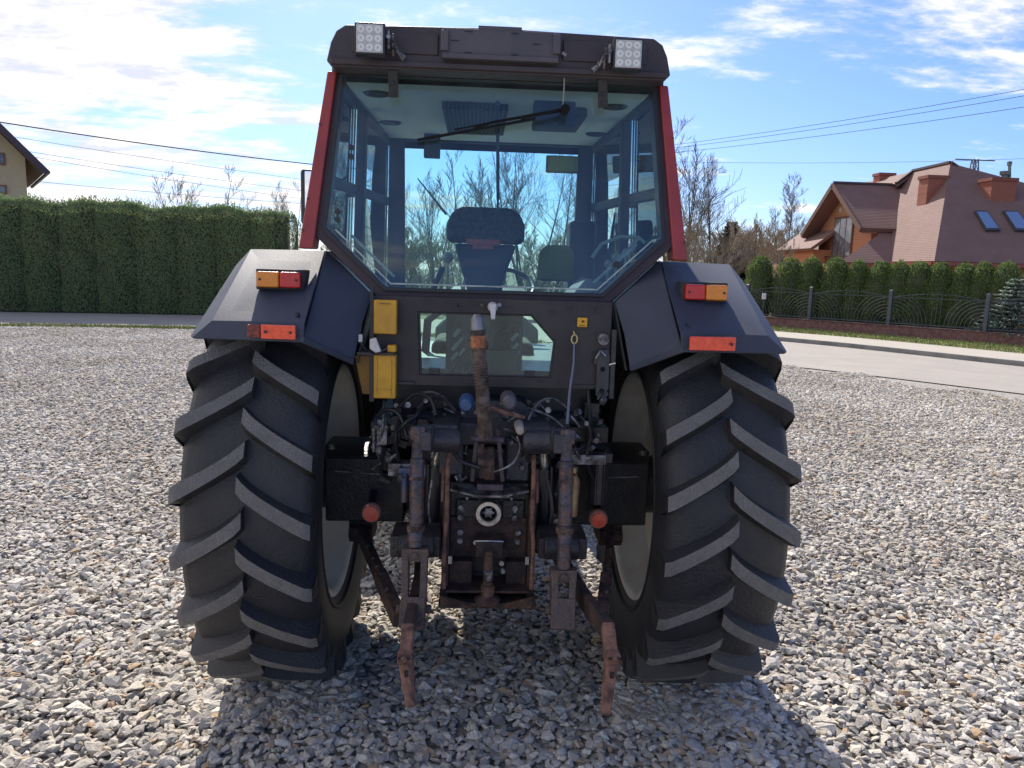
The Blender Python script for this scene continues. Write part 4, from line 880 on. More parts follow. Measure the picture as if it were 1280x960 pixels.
# ================================================================== LEAFY THINGS
LEAFD=mat('thuja_leaf',(.05,.075,.02),.7,island=[((.125,.20,.085),5),((.17,.25,.11),5),((.22,.29,.13),3),((.20,.23,.10),1.4),((.20,.15,.09),.7)],transl=.38)
LEAFT=mat('thuja_leaf_bright',(.05,.075,.02),.7,island=[((.075,.130,.040),5),((.115,.18,.05),5),((.18,.24,.065),3),((.24,.26,.08),1.5)],transl=.48)
BARK=mat('dark_bark',(.07,.055,.042),.9,c2=(.12,.10,.085),scale=14,amt=.4,bump=.8,bscale=20)
INNERG=mat('thuja_inner_twigs',(.04,.055,.025),.95,c2=(.055,.05,.03),scale=20,amt=.4)
def leafcloud(mb,surf,n,size,rng,up=.6):
    """surf(rng)-> (point,normal). small upright fans"""
    for _ in range(n):
        p,nm=surf(rng)
        s=size*rng.uniform(.5,1.35)
        a=rng.uniform(0,2*PI); t=Vector((math.cos(a),math.sin(a),0))
        d=(Vector((0,0,up))+nm*rng.uniform(.2,.9)+Vector(rng.normal(0,.35,3))).normalized()
        x=(nm.cross(d)+t*.35).normalized()
        c=p+nm*rng.uniform(-.3,.2)*size
        b=c-d*s*.5
        mb.add([b,b+d*s*.55-x*s*.32,b+d*s,b+d*s*.55+x*s*.32],[(0,1,2,3)])
def thuja_mesh(h,r,n,seed,m,size=.06):
    rng=np.random.default_rng(seed)
    ph=rng.uniform(0,6,4)
    def rad(z,a):
        t=z/h; base=r*min(1,.55+1.6*t)*(1-max(0,t-.25)**2.2*1.15)
        base=r*math.sqrt(max(0,1-((t-.38)/.64)**2)) if t>.38 else r*(.78+.22*t/.38)
        return base*(1+.07*math.sin(3*a+ph[0]+z*3)+.05*math.sin(5*a+ph[1]-z*5)+.05*math.sin(z*9+ph[2]))
    def surf(rg):
        z=h*(1-(1-rg.random())**1.0)*1.0; a=rg.uniform(0,2*PI); q=rad(z,a)*rg.uniform(.86,1.03)
        nm=Vector((math.cos(a),math.sin(a),.35 if z<h*.8 else 1.)).normalized()
        return Vector((math.cos(a)*q,math.sin(a)*q,z+.02)),nm
    mb=MB(); leafcloud(mb,surf,n,size,rng,up=1.2)
    for _ in range(40): # stray tips
        z=h*rng.uniform(.92,1.02); a=rng.uniform(0,6.28); q=rng.uniform(0,.1)
        b=Vector((math.cos(a)*q,math.sin(a)*q,z-.05)); mb.add([b,b+Vector((.02,0,.1)),b+Vector((0,.01,.16))],[(0,1,2)])
    inn=MB(); inn.lathe([(0,rad(.02,0)*.6)]+[(h*t,rad(h*t,0)*.84) for t in (.1,.3,.5,.7,.85,.93)]+[(h*.955,.01)],(0,0,0),'z',14)
    return mb,inn
protos=[]
for i in range(5):
    lf,inn=thuja_mesh(2.3,.50*(1,.94,1.06,.97,1.03)[i],6500,50+i,LEAFT,size=.052)
    ml=bpy.data.meshes.new('crown'); ml.from_pydata(lf.v,[],lf.f); ml.materials.append(LEAFT)
    mi_=bpy.data.meshes.new('inner_twigs'); mi_.from_pydata(inn.v,[],inn.f); mi_.materials.append(INNERG)
    protos.append((ml,mi_))
FD=Vector((15.59-10.52,17.83-23.37,0)).normalized(); FN=Vector((FD.y*-1,FD.x,0))  # away from road
if FN.y<0: FN=-FN
F0=V(11.34,22.6,0)
tops=[(951,320),(986,322),(1015,322),(1045,322),(1071,326),(1098,326),(1124,327),(1150,327),(1176,328),(1203,329),(1229,328),(1255,328)]
ords=['first','second','third','fourth','fifth','sixth','seventh','eighth','ninth','tenth','eleventh','twelfth']
def line_hit(px,off):
    """point on fence line shifted by off along FN as seen at pixel column px"""
    P0=F0+FN*off; d=FW+CR*(px-640)/F-CU*(345-480)/F
    a=np.array([[d[0],-FD.x],[d[1],-FD.y]]); b=np.array([P0.x-CX,P0.y-CY]); t,s=np.linalg.solve(a,b)
    return Vector((CX+d[0]*t,CY+d[1]*t,0)),t,d
for i,(px,py) in enumerate(tops):
    P0,t,d=line_hit(px,1.5)
    dz=FW+CR*(px-640)/F-CU*(py-480)/F; ztop=CH+dz[2]*t
    e=empty('thuja_tree',(P0.x,P0.y,.08),random.uniform(0,6))
    lab='clipped green thuja behind the iron fence, %s from the left of its row'%ords[i]
    tag(e,lab,'tree','row of thujas behind the iron fence')
    e.rotation_euler[0]=random.uniform(-.03,.03); e.rotation_euler[1]=random.uniform(-.03,.03)
    ml,mi_=protos[(i*2)%5]; k=(ztop-.08)/2.33
    wk=1.18 if i in (0,1,3) else random.uniform(.92,1.08)
    for nm,me_ in (('crown',ml),('inner_twigs',mi_)):
        o=bpy.data.objects.new(nm,me_); COL.objects.link(o); o.parent=e; o.scale=(wk*(1.05+.1*(t>25)),wk*1.05,k)
    mb=MB(); mb.cyl((0,0,-.1),(0,0,.35),.06,8); obj('trunk',mb,BARK,e)
# left hedge (one clipped mass of merged thujas)
hb=MB(); inn=MB(); rng=np.random.default_rng(5)
HA=V(-26,20.6,0); HB=V(-6.55,23.99,0); 
hd=(HB-HA).normalized(); hn=V(hd.y,-hd.x,0)   # toward camera
Lh=(HB-HA).length
def hz(u): 
    return 3.62-.10*u/Lh+.06*math.sin(u*1.9)+.05*math.sin(u*4.3+1)
def hw(u,z): return .70+.20*abs(math.sin(u*PI/1.15+.3*math.sin(u)))**.6+.04*math.sin(z*4+u*3)-.03*math.cos(u*9+z*5)
def hsurf(rg):
    k=rg.random(); u=rg.uniform(5,Lh)
    if k<.80:
        z=rg.uniform(.05,hz(u)); q=hw(u,z)-(.25*max(0,(z-hz(u)+.3)/.3)**2); n_=hn
        p=HA+hd*u+hn*q; 
        if u>Lh-.5: p=HA+hd*(Lh-.5)+(hd*math.sin((u-Lh+.5)*PI)+hn*math.cos((u-Lh+.5)*PI))*q*.9; n_=(hd*math.sin((u-Lh+.5)*PI)+hn*math.cos((u-Lh+.5)*PI))
        return p+V(0,0,z),n_
    if k<.93:
        w_=rg.uniform(-.7,.7); return HA+hd*min(u,Lh-.1)+hn*w_+V(0,0,hz(u)-.04+rg.uniform(-.05,.03)),V(0,0,1)
    z=rg.uniform(.05,hz(Lh)); w_=rg.uniform(-.75,.75); return HB+hd*(.32*math.cos(w_*1.7)-.12-.25*max(0,z-3.1))+hn*w_+V(0,0,z),hd
leafcloud(hb,hsurf,95000,.058,rng,up=1.0)
for _ in range(420):
    u=rng.uniform(5,Lh); c=HA+hd*u+hn*rng.uniform(-.5,.7)+V(0,0,hz(u)-.05); hh=rng.uniform(.08,.30 if rng.random()<.25 else .16)
    for j in range(6):
        q=c+Vector(rng.normal(0,.03,3))+V(0,0,hh*j/6); hb.add([q,q+V(.04,0,.02),q+V(.0,.02,.07)],[(0,1,2)])
N_=60
sec=[]
for i in range(N_+1):
    u=4.5+(Lh-4.5-.1)*i/N_; c=HA+hd*u
    for (w_,zf) in ((.72,0),(.72,.5),(.70,.93),(.45,.975),(-.45,.975),(-.7,.9),(-.7,0)): inn.v.append(tuple(c+hn*w_*(hw(u,1)/.8 if w_>0 else 1)*.9+V(0,0,hz(u)*zf)))
for i in range(N_):
    for k in range(6): inn.f.append((i*7+k,i*7+k+1,(i+1)*7+k+1,(i+1)*7+k)); inn.m.append(0)
inn.f.append(tuple(range(7)));inn.f.append(tuple(N_*7+k for k in range(7)));inn.m+=[0,0]
H=empty('hedge',HA); tag(H,'tall dense clipped evergreen hedge beyond the road on the left','hedge')
for nm,mb_,m_ in (('foliage',hb,LEAFD),('inner_twigs',inn,INNERG)):
    o=obj(nm,mb_,m_,None,fixn=False); o.parent=H; o.location=-HA
# ---------- bare trees
TWIG=mat('bare_twigs',(.13,.11,.09),.9,c2=(.20,.17,.14),scale=3,amt=.4)
def bare_tree(h,seed,spread=.55,trunk_h=.25,up=.35,n1=16,n2=9,n3=6,r0=.13,single=True,minr=.0065,levels=3):
    rng=random.Random(seed); trunk=MB(); tw=MB()
    def path(p,d,l,segs,wob,upk):
        pts=[p]; 
        for i in range(segs):
            d=(d+V(rng.gauss(0,wob),rng.gauss(0,wob),rng.gauss(0,wob)+upk)).normalized(); p=p+d*(l/segs); pts.append(p)
        return pts,d
    def br(p,d,l,r,lev):
        pts,dd=path(p,d,l,5 if lev<2 else 3,.065,.05+.03*lev)
        tw.tube(pts,[max(minr,r*(1-.75*i/(len(pts)-1))) for i in range(len(pts))],4 if lev else 5,caps=False)
        if lev>=levels: return
        n=(n2,n3,4)[lev] if lev<3 else 3
        for k in range(n):
            t=.18+.8*(k+rng.random())/n; i=min(int(t*(len(pts)-1)),len(pts)-2); q=pts[i].lerp(pts[i+1],t*(len(pts)-1)-i)
            a=rng.uniform(0,2*PI); side=dd.cross(V(math.cos(a),math.sin(a),.3)).normalized()
            nd=(dd*.75+side*.75+V(0,0,up*.5)).normalized()
            br(q,nd,l*rng.uniform(.35,.68)*(1-.35*t),max(minr,r*.42*(1-.5*t)),lev+1)
    stems=1 if single else 4
    for s_ in range(stems):
        d0=V(rng.gauss(0,.05),rng.gauss(0,.05),1) if single else V(rng.gauss(0,.32),rng.gauss(0,.32),1)
        pts,dd=path(V(0,0,-.1),d0.normalized(),h*(1 if single else rng.uniform(.8,1)),9,.035,.05)
        R_=[max(.015,r0*(1-.93*i/9)) for i in range(10)]
        trunk.tube(pts,R_,7)
        m=n1 if single else n1//2
        for k in range(m):
            t=trunk_h+(1-trunk_h)*.97*(k+rng.random()*.8)/m; i=min(int(t*9),8); q=pts[i].lerp(pts[i+1],t*9-i)
            a=rng.uniform(0,2*PI); nd=V(math.cos(a),math.sin(a),up+.5*t).normalized()
            l=h*spread*(1-.72*t)*rng.uniform(.7,1.1)*(.6 if t<.3 else 1)
            br(q,nd,l,max(minr*1.3,R_[i]*.34),0)
    return trunk,tw
TREES={}
def place_tree(px,py_top,Y,kind,label,group='bare trees beyond the road',name='bare_tree',scale_w=1.,rz=None,zbase=0.):
    top=atY(px,py_top,Y); h=top.z-zbase
    tr,tw=TREES[kind][:2]
    e=empty(name,(top.x,Y,zbase),rz if rz is not None else random.uniform(0,6)); s=h/TREES[kind][2]
    for nm,me_ in (('trunk',tr),('crown',tw)):
        if me_ is None: continue
        o=bpy.data.objects.new(nm,me_); COL.objects.link(o); o.parent=e; o.scale=(s*scale_w,s*scale_w,s)
    tag(e,label,'tree' if 'tree' in name else 'shrub',group); return e
def mk(kind,h,m2=TWIG,**k):
    tr,tw=bare_tree(h,**k)
    a=bpy.data.meshes.new('trunk'); a.from_pydata(tr.v,[],tr.f); a.materials.append(BARK)
    b=bpy.data.meshes.new('crown'); b.from_pydata(tw.v,[],tw.f); b.materials.append(m2)
    TREES[kind]=(a,b,h)
mk('oak',10,seed=3,spread=.62,up=.5,n1=17,n2=8,n3=6,r0=.15,levels=2,minr=.0065)
mk('multi',8,seed=11,spread=.55,up=.8,single=False,n1=16,n2=8,n3=6,r0=.085,trunk_h=.12,levels=2,minr=.0065)
mk('tall',12,seed=8,spread=.40,up=.4,n1=30,n2=9,n3=5,r0=.16,trunk_h=.30,levels=2,minr=.008)
mk('birch',12,m2=mat('pale_birch_twigs',(.20,.17,.15),.9),seed=15,spread=.30,up=.7,n1=34,n2=8,n3=5,r0=.12,trunk_h=.15,levels=2,minr=.009)
BRUSH=mat('brush_twigs',(.30,.24,.17),.9,c2=(.36,.29,.21),scale=2,amt=.4)
mk('brush',4,m2=BRUSH,seed=31,spread=.6,up=.9,single=False,n1=24,n2=8,n3=6,r0=.045,trunk_h=.03,levels=2)
mk('brush2',4,m2=mat('olive_brush',(.26,.25,.11),.9,c2=(.32,.28,.14),scale=2,amt=.4),seed=33,spread=.55,up=.9,single=False,n1=26,n2=8,n3=7,r0=.045,trunk_h=.03,levels=2)
place_tree(862,168,34,'multi','wide bare tree rising right beside the red cab pillar',scale_w=.95,rz=1.1)
place_tree(846,190,38,'oak','bare tree half hidden by the right cab pillar',scale_w=.9)
place_tree(905,207,33,'tall','slender bare tree with dark leaning trunk right of the tractor',scale_w=.8,rz=2)
place_tree(992,220,52,'birch','pale thin bare tree behind the brick house gable',scale_w=1.)
place_tree(1001,240,54,'birch','smaller pale bare tree close to the house gable',scale_w=.9)
place_tree(975,262,60,'birch','faint low bare tree left of the pale pair',scale_w=1.)
wt=[(548,215,36,'multi',.9),(592,190,33,'multi',1.),(632,185,36,'oak',.85),(664,180,34,'multi',.9),(700,196,37,'oak',.8),(742,200,38,'multi',.9),(770,210,36,'tall',.9),(505,235,40,'oak',.8)]
wl=['left bare tree seen through the rear window beside the front wiper','many stemmed bare tree seen through the cab above the seat','bare tree seen through the cab directly over the seat back','bare tree seen through the cab right of the thin hose','bare tree seen through the cab under the interior mirror','bare tree seen behind the right front cab pillar','tall bare tree seen through the right side window of the cab','low bare tree seen behind the left front cab pillar']
for (px,py,Y,k,sw),lb in zip(wt,wl): place_tree(px,py,Y,k,lb,scale_w=sw)
place_tree(246,210,48,'multi','small rounded bare tree poking above the left hedge',scale_w=1.)
place_tree(358,228,60,'multi','pale bare tree behind the right end of the left hedge',scale_w=.8)
bl=[(455,286,30),(500,284,32),(540,278,30),(575,292,31),(650,292,30),(690,286,32),(735,292,30),(780,294,31),(815,298,33),(864,272,30),(890,285,34),(925,292,32),(955,275,46),(980,283,44),(938,283,50),(1003,285,50)]
for i,(px,py,Y) in enumerate(bl):
    e=place_tree(px,py,Y,'brush2' if px<840 else 'brush','x','brush growing beyond the road',name='bare_shrub',scale_w=1.35)
    if px<840: e['label']='olive leafless brush seen through the cab windows beyond the road'
    else: e['label']='brown leafless brush in the gap between the cab and the brick house'
    e['group']='olive brush seen through the cab' if px<840 else 'brown brush right of the cab'
# spruces
def spruce_mesh(h,r,seed,n_wh,size,m,gap=.0):
    rng=random.Random(seed); tr=MB(); tr.cyl((0,0,-.1),(0,0,h),.07,8,r2=.01); mb=MB()
    for w in range(n_wh):
        t=w/n_wh; z=h*(.04+.94*t); rr=r*(1-t)**.85+.05; nb=9 if t<.7 else 6
        for b in range(nb):
            a=2*PI*(b+rng.random()*.7)/nb+w; L0=rr*rng.uniform(.75,1.1); d=V(math.cos(a),math.sin(a),0)
            pts=[V(0,0,z)+d*L0*q+V(0,0,(-.12*q+.16*q*q*1.3)*L0) for q in (0,.33,.66,1)]
            tr.tube(pts,[.018,.012,.008,.004],4,caps=False)
            nn=int(26*L0/size*.1)+10
            for k in range(nn):
                q=.15+.85*(k+rng.random())/nn; i=min(int(q*3),2); p=pts[i].lerp(pts[i+1],q*3-i)
                side=d.cross(V(0,0,1))*rng.choice([-1,1]); o_=side*rng.uniform(0,.42)*L0*(1-q*.6)
                p=p+o_+V(0,0,rng.uniform(-.01,.03)); dd=(d*.8+side*.5+V(0,0,rng.uniform(.0,.35))).normalized()
                x=dd.cross(V(0,0,1)).normalized()*rng.uniform(.25,.4); s=size*rng.uniform(.6,1.3); up_=V(0,0,1)
                mb.add([p,p+dd*s*.5+x*s,p+dd*s,p+dd*s*.5-x*s],[(0,1,2,3)])
                mb.add([p,p+dd*s*.5+up_*s*.25,p+dd*s,p+dd*s*.5-up_*s*.2],[(0,1,2,3)])
    return tr,mb
BS=mat('blue_spruce_needles',(.2,.25,.22),.8,island=[((.30,.38,.33),4),((.42,.48,.42),3),((.18,.25,.19),4),((.48,.52,.42),1.5)],transl=.35)
tr,mb=spruce_mesh(2.0,1.25,4,16,.13,BS)
P0,t,d=line_hit(1262,.75); P0.x+=.3
e=empty('blue_spruce',(P0.x,P0.y,.09)); tag(e,'small pale blue spruce growing at the right end of the iron fence','tree')
obj('trunk',tr,BARK,e); obj('crown',mb,BS,e,fixn=False)
DS=mat('dark_spruce_needles',(.04,.05,.03),.85,island=[((.045,.05,.03),3),((.07,.065,.045),3),((.03,.035,.022),3)])
tr,mb=spruce_mesh(6,1.9,9,40,.30,DS)
a=atY(916,275,36); e=empty('dark_spruce_tree',(a.x,36,0)); tag(e,'small dark spruce between the bare trees right of the tractor','tree'); s=a.z/6
for nm,m_,mm in (('trunk',tr,BARK),('crown',mb,DS)):
    o=obj(nm,m_,mm,e,fixn=False); o.scale=(s,s,s)
# ================================================================== FENCE + WALL
BRK=mat('maroon_wall_brick',(.13,.055,.055),.85,c2=(.20,.11,.10),scale=9,amt=.45,bump=.5,bscale=40)
CAPM=mat('wall_capstone',(.10,.05,.055),.7,c2=(.15,.09,.09),scale=6,amt=.4,bump=.2)
Wa=F0-FD*5.0; Wb=F0+FD*9.0
wmb=MB(); wmb.bar(Wa+V(0,0,.23),Wb+V(0,0,.23),.24,.36); WL=obj('low_brick_wall',wmb,BRK,bevel=.01); tag(WL,'low maroon brick wall carrying the iron fence','wall')
wc=MB()
for k in range(28):
    a=Wa+FD*(.5*k+.004); wc.bar(a+V(0,0,.425),a+FD*.492+V(0,0,.425),.30,.035)
obj('wall_cap',wc,CAPM,WL,bevel=.006)
FE=empty('iron_fence',F0+V(0,0,.445),math.atan2(FD.y,FD.x)); tag(FE,'dark iron fence with concentric arc panels in front of thujas','fence')
IRON=mat('fence_iron',(.085,.095,.12),.85,.0,spec=.15,c2=(.06,.065,.075),scale=12,amt=.4)
IRON2=mat('fence_post_paint',(.055,.062,.08),.5,.2,c2=(.08,.085,.10),scale=8,amt=.4)
posts=[-4.9,-2.35,0,2.60,5.32,8.0]; PH=1.05
for x in posts:
    mb=MB(); mb.bx(x-.055,x+.055,-.055,.055,0,PH+.03); mb.add([(x-.06,-.06,PH+.03),(x+.06,-.06,PH+.03),(x+.06,.06,PH+.03),(x-.06,.06,PH+.03),(x,0,PH+.07)],[(0,1,4),(1,2,4),(2,3,4),(3,0,4),(3,2,1,0)]); obj('post',mb,IRON2,FE,bevel=.004)
for i in range(len(posts)-1):
    a,b=posts[i]+.055,posts[i+1]-.055; mb=MB(); w=b-a; mid=(a+b)/2
    mb.bar((a,0,.06),(b,0,.06),.02,.03); mb.bar((a,0,.88),(b,0,.88),.02,.02)
    mb.tube([(a+w*k/16,0,.88+.14*math.sin(PI*k/16)) for k in range(17)],.012,5)
    for s,c in ((1,a),(-1,b)):
        for j in range(9):
            r_a=.16+j*.105
            pts=[]
            for k in range(15):
                th=PI/2*k/14; x=c+s*r_a*math.cos(th)*1.05; z=.06+r_a*math.sin(th)
                lim=.88
                if z<=lim+.005 : pts.append((x,0,z))
            if len(pts)>1: mb.tube(pts,.008,5,caps=False)
    for k in range(3): mb.tube([(mid+(k-1)*.12,0,.06),(mid+(k-1)*.12,0,.88+.13)],.006,5)
    obj('fence_panel',mb,IRON,FE)
mb=MB(); a=atY(957,369,F0.y-.9); 
# small white marker post
g=atG(957,410,.1); t0=line_hit(957,-.5)[0]
d_=FW+CR*(957-640)/F-CU*(368-480)/F; tt=(t0.y-CY)/d_[1]; zt=CH+d_[2]*tt
mb.cyl((0,0,0),(0,0,zt-.1),.02,8); mk_=obj('marker_post',mb,IRON,None,loc=(t0.x,t0.y,.09)); mb=MB(); mb.bx(-.07,.07,-.02,.02,zt-.26,zt-.05); obj('marker_plate',mb,WHT,mk_,bevel=.005); tag(mk_,'thin post with small white plate just right of the tractor fender','post')
# ================================================================== HOUSES
HR=empty('brick_house',(0,0,0)); tag(HR,'orange brick house with large maroon tiled hip roof behind thujas','house')
def tile_mat(name,c,c2):
    m=mat(name,c,.85,c2=c2,scale=1.3,amt=.45,soft=.25,bump=.25,bscale=14)
    nt=m.node_tree;N=nt.nodes;L=nt.links;b=N['Principled BSDF']
    tc=N.new('ShaderNodeTexCoord'); w=N.new('ShaderNodeTexWave'); w.wave_type='BANDS'; w.bands_direction='Z'; w.inputs['Scale'].default_value=4.2; w.inputs['Distortion'].default_value=1.2
    L.new(tc.outputs['Object'],w.inputs['Vector']); bp=N.new('ShaderNodeBump'); bp.inputs['Strength'].default_value=.3; bp.inputs['Distance'].default_value=.02
    L.new(w.outputs[0],bp.inputs['Height']); L.new(bp.outputs[0],b.inputs['Normal']); return m
ROOFT=tile_mat('maroon_roof_tile',(.175,.098,.085),(.215,.130,.112))
def brickmat(name,c1,c2,mortar,sc_):
    m=bpy.data.materials.new(name); m.use_nodes=True; nt=m.node_tree;N=nt.nodes;L=nt.links;b=N['Principled BSDF']; b.inputs['Roughness'].default_value=.85
    tc=N.new('ShaderNodeTexCoord'); mp=N.new('ShaderNodeMapping'); mp.inputs['Rotation'].default_value=(R(90),0,R(40)); L.new(tc.outputs['Object'],mp.inputs[0])
    bt=N.new('ShaderNodeTexBrick'); bt.inputs['Color1'].default_value=(*c1,1); bt.inputs['Color2'].default_value=(*c2,1); bt.inputs['Mortar'].default_value=(*mortar,1); bt.inputs['Scale'].default_value=sc_; bt.inputs['Mortar Size'].default_value=.012
    L.new(mp.outputs[0],bt.inputs[0]); L.new(bt.outputs[0],b.inputs['Base Color']); return m
OBR=brickmat('orange_brick',(.50,.22,.11),(.42,.17,.08),(.42,.32,.24),4.)
CBR=brickmat('chimney_brick',(.33,.10,.065),(.26,.08,.05),(.3,.2,.16),5.)
DWOOD=mat('brown_wood',(.12,.06,.04),.7,c2=(.17,.08,.05),scale=5,amt=.4)
SOFF=mat('soffit_wood',(.22,.11,.07),.7,c2=(.17,.08,.05),scale=3,amt=.4)
def slab(name,pts,m,parent,th=.16):
    mb=MB(); P=[Vector(p) for p in pts]; n=(P[1]-P[0]).cross(P[2]-P[0]).normalized()
    if n.z>0: n=-n
    mb.prism(P,n*th); return obj(name,mb,m,parent)
Z=lambda px,py,Y: atY(px,py,Y)
def atYz(px,Y,z):
    """point at column px (taken at horizon row), depth Y, height z"""
    py=350
    for _ in range(4):
        p=atY(px,py,Y); py-= (z-p.z)/ (Y-CY)*F*1.0
    return atY(px,py,Y)
# --- wing gable (faces -X)
def rayplane(px,py,P,n):
    d=Vector(FW+CR*(px-640)/F-CU*(py-480)/F); c0=Vector(CC); t=(P-c0).dot(n)/d.dot(n); return c0+d*t
YN,YF=31.,37.4
gx=atY(1078,287,YN); gfar=atY(1001,290,YF); X0=(gx.x+gfar.x)/2; ez=(gx.z+gfar.z)/2; apy=(YN+YF)/2; ap=atY(1043,229,apy); apz=ap.z
Xw=X0+.75
wall=MB(); wall.prism([V(Xw,YN+.5,0),V(Xw,YN+.5,ez+.2),V(Xw,apy,apz-.35),V(Xw,YF-.5,ez+.2),V(Xw,YF-.5,0)],(5,0,0)); obj('wall',wall,OBR,HR)
near=[V(X0,YN,ez),V(X0,apy,apz),V(X0+7.5,apy,apz),V(X0+7.5,YN,ez)]
far=[V(X0,YF,ez),V(X0,apy,apz),V(X0+7.5,apy,apz),V(X0+7.5,YF,ez)]
slab('roof',near,ROOFT,HR,.2); slab('roof',far,ROOFT,HR,.2)
for q in (near,far):
    mb=MB(); mb.bar(q[0]+V(-.03,0,-.10),q[1]+V(-.03,0,-.10),.06,.24); obj('barge_board',mb,DWOOD,HR)
mb=MB(); mb.bar(V(X0,apy,apz+.04),V(X0+5.4,apy,apz+.04),.16,.10); obj('ridge_tile',mb,mat('ridge_dark',(.07,.05,.055),.7),HR)
for yy in (YN,YF):
    mb=MB(); mb.add([V(X0+.02,yy,ez-.24),V(X0+.02,apy,apz-.24),V(Xw+.02,apy,apz-.24),V(Xw+.02,yy,ez-.24)],[(0,1,2,3)]); obj('soffit',mb,SOFF,HR)
dz1=apz-1.55; mb=MB(); mb.bx(Xw-.06,Xw+.02,apy-1.0,apy+1.0,1.9,dz1); dr=obj('balcony_door',mb,DWOOD,HR)
mb=MB(); HG=mat('house_window_glass',(.12,.13,.16),.08,c2=(.3,.32,.36),scale=2,amt=.4)
for k in range(3): mb.bx(Xw-.075,Xw-.062,apy-.91+k*.63,apy-.36+k*.63,2.1,dz1-.12)
split('pane',mb,HG,dr)
mb=MB()
for k in range(9): mb.bar(V(Xw-.3,apy-1.4+k*.35,2.0),V(Xw-.3,apy-1.4+k*.35,2.95),.025,.025)
mb.bar(V(Xw-.3,apy-1.45,2.95),V(Xw-.3,apy+1.45,2.95),.05,.05); mb.bx(Xw-.35,Xw,apy-1.5,apy+1.5,1.85,2.0); obj('railing',mb,DWOOD,HR)
for dy in (-.55,.55):
    mb=MB(); mb.lathe([(Xw-.03,.001),(Xw-.03,.13),(Xw+.02,.13)],(0,apy+dy,apz-1.2),'x',12); obj('wall_vent',mb,WHT,HR)
# porch roof lower left
pa=atY(970,312,39.5); pb_=atY(1018,311,35.0); lz=(pa.z+pb_.z)/2
slab('porch_roof',[V(pa.x,39.5,lz),V(pa.x,35.,lz),V(Xw,35.,lz+.95),V(Xw,39.5,lz+.95)],ROOFT,HR,.15)
mb=MB(); mb.bx(pa.x+.35,Xw,35.4,39.2,0,lz-.05); obj('porch_wall',mb,OBR,HR)
# --- main roofs
Ye=26.0; c0_=atY(1168,326,Ye); ezm=c0_.z; Xc=c0_.x
P2=atY(1188,204,31.0); pz=P2.z; XR=P2.x; P1=V(XR,34.0,pz); A_=V(Xc,Ye,ezm)
P3_=atY(1242,240,31.0); P4_=V(P3_.x+12,31.0,P3_.z); rr=V(Xc+18,Ye,ezm)
slab('main_roof',[A_,rr,P4_,P3_,P2],ROOFT,HR,.18)
slab('side_roof',[A_,P2,V(XR,39,pz),V(Xc,39,ezm)],ROOFT,HR,.18)
slab('back_roof',[P2,P3_,P4_,V(P4_.x,40,ezm),V(XR,40,ezm)],ROOFT,HR,.18)
Yb=29.0; L0=atY(1050,327,Yb); zb=L0.z; L1=atY(1097,290,30.9); sb_=.65
slab('body_roof',[V(L0.x,Yb,zb),V(Xc+3.2,Yb,zb),V(Xc+3.2,Yb+5.5,zb+5.5*sb_),V(X0+3.4,Yb+5.5,zb+5.5*sb_),V(L1.x,Yb+1.9,zb+1.9*sb_)],ROOFT,HR,.16)
# upper lit plane left of the peak, and the small dark hip below the ridge
q1=atY(1120,230,33.6)
slab('upper_roof',[P1,q1,V(X0+4.6,39,apz),V(P1.x,39,pz)],ROOFT,HR,.15)
for a,b in ((P1,P2),(P2,P3_),(P3_,P4_),(P1,q1)):
    mb=MB(); mb.bar(a+V(0,0,.05),b+V(0,0,.05),.14,.1); obj('ridge_tile',mb,MATS['ridge_dark'],HR)
GUT=mat('red_gutter',(.28,.07,.05),.5)
for a,b in ((V(Xc-.05,Ye-.05,ezm-.1),V(Xc+18,Ye-.05,ezm-.1)),(V(L0.x,Yb-.05,zb-.1),V(Xc,Yb-.05,zb-.1)),(V(Xc-.06,Ye,ezm-.1),V(Xc-.06,Yb,ezm-.1))):
    mb=MB(); mb.bar(a,b,.12,.14); obj('gutter',mb,GUT,HR)
mb=MB(); mb.bx(Xc+.6,Xc+17,Ye+.7,38,0,ezm-.05); mb.bx(L0.x+.6,Xc+.6,Yb+.7,38,0,zb-.05); obj('main_wall',mb,OBR,HR)
for x in (Xc+1.5,Xc+4.5,Xc+8):
    mb=MB(); mb.bx(x,x+1.2,Ye+.64,Ye+.72,1.,ezm-.5); obj('window',mb,DWOOD,HR)
FNm=(rr-A_).cross(P2-A_).normalized(); FNm=FNm if FNm.z>0 else -FNm
SNm=(P2-A_).cross(V(0,1,0)).normalized(); SNm=SNm if SNm.z>0 else -SNm
for q in (((1217,266),(1232,266),(1249,290),(1231,290)),((1252,266),(1270,266),(1290,291),(1268,290))):
    pp=[rayplane(*x,A_,FNm) for x in q]; n=FNm
    mb=MB(); mb.prism([p+n*.02 for p in pp],n*.10); fr_=obj('skylight',mb,mat('skylight_frame',(.06,.06,.07),.5),HR)
    c=sum(pp,V(0,0,0))/4; mb=MB(); mb.prism([c+(p-c)*.84+n*.122 for p in pp],n*.01); obj('pane',mb,mat('skylight_glass',(.16,.24,.42),.08,.0,coat=1.),fr_)
def chimney(px0,px1,pyt,Y,zb_):
    a=atY(px0,pyt,Y);b=atY(px1,pyt,Y); zt=(a.z+b.z)/2; w=b.x-a.x
    mb=MB(); mb.bx(a.x,b.x,Y,Y+w*.8,zb_,zt); c=obj('chimney',mb,CBR,HR)
    mb=MB(); mb.bx(a.x-.05,b.x+.05,Y-.05,Y+w*.8+.05,zt-.14,zt); obj('chimney_cap',mb,mat('chimney_cap_brick',(.22,.075,.055),.8),c)
k_=rayplane(1162,250,A_,SNm); chimney(1161,1186,219,k_.y,k_.z-.4)
kk=rayplane(1256,252,A_,FNm); chimney(1241,1272,222,kk.y,kk.z-.6)
chimney(1100,1119,216,36.5,ezm+2)
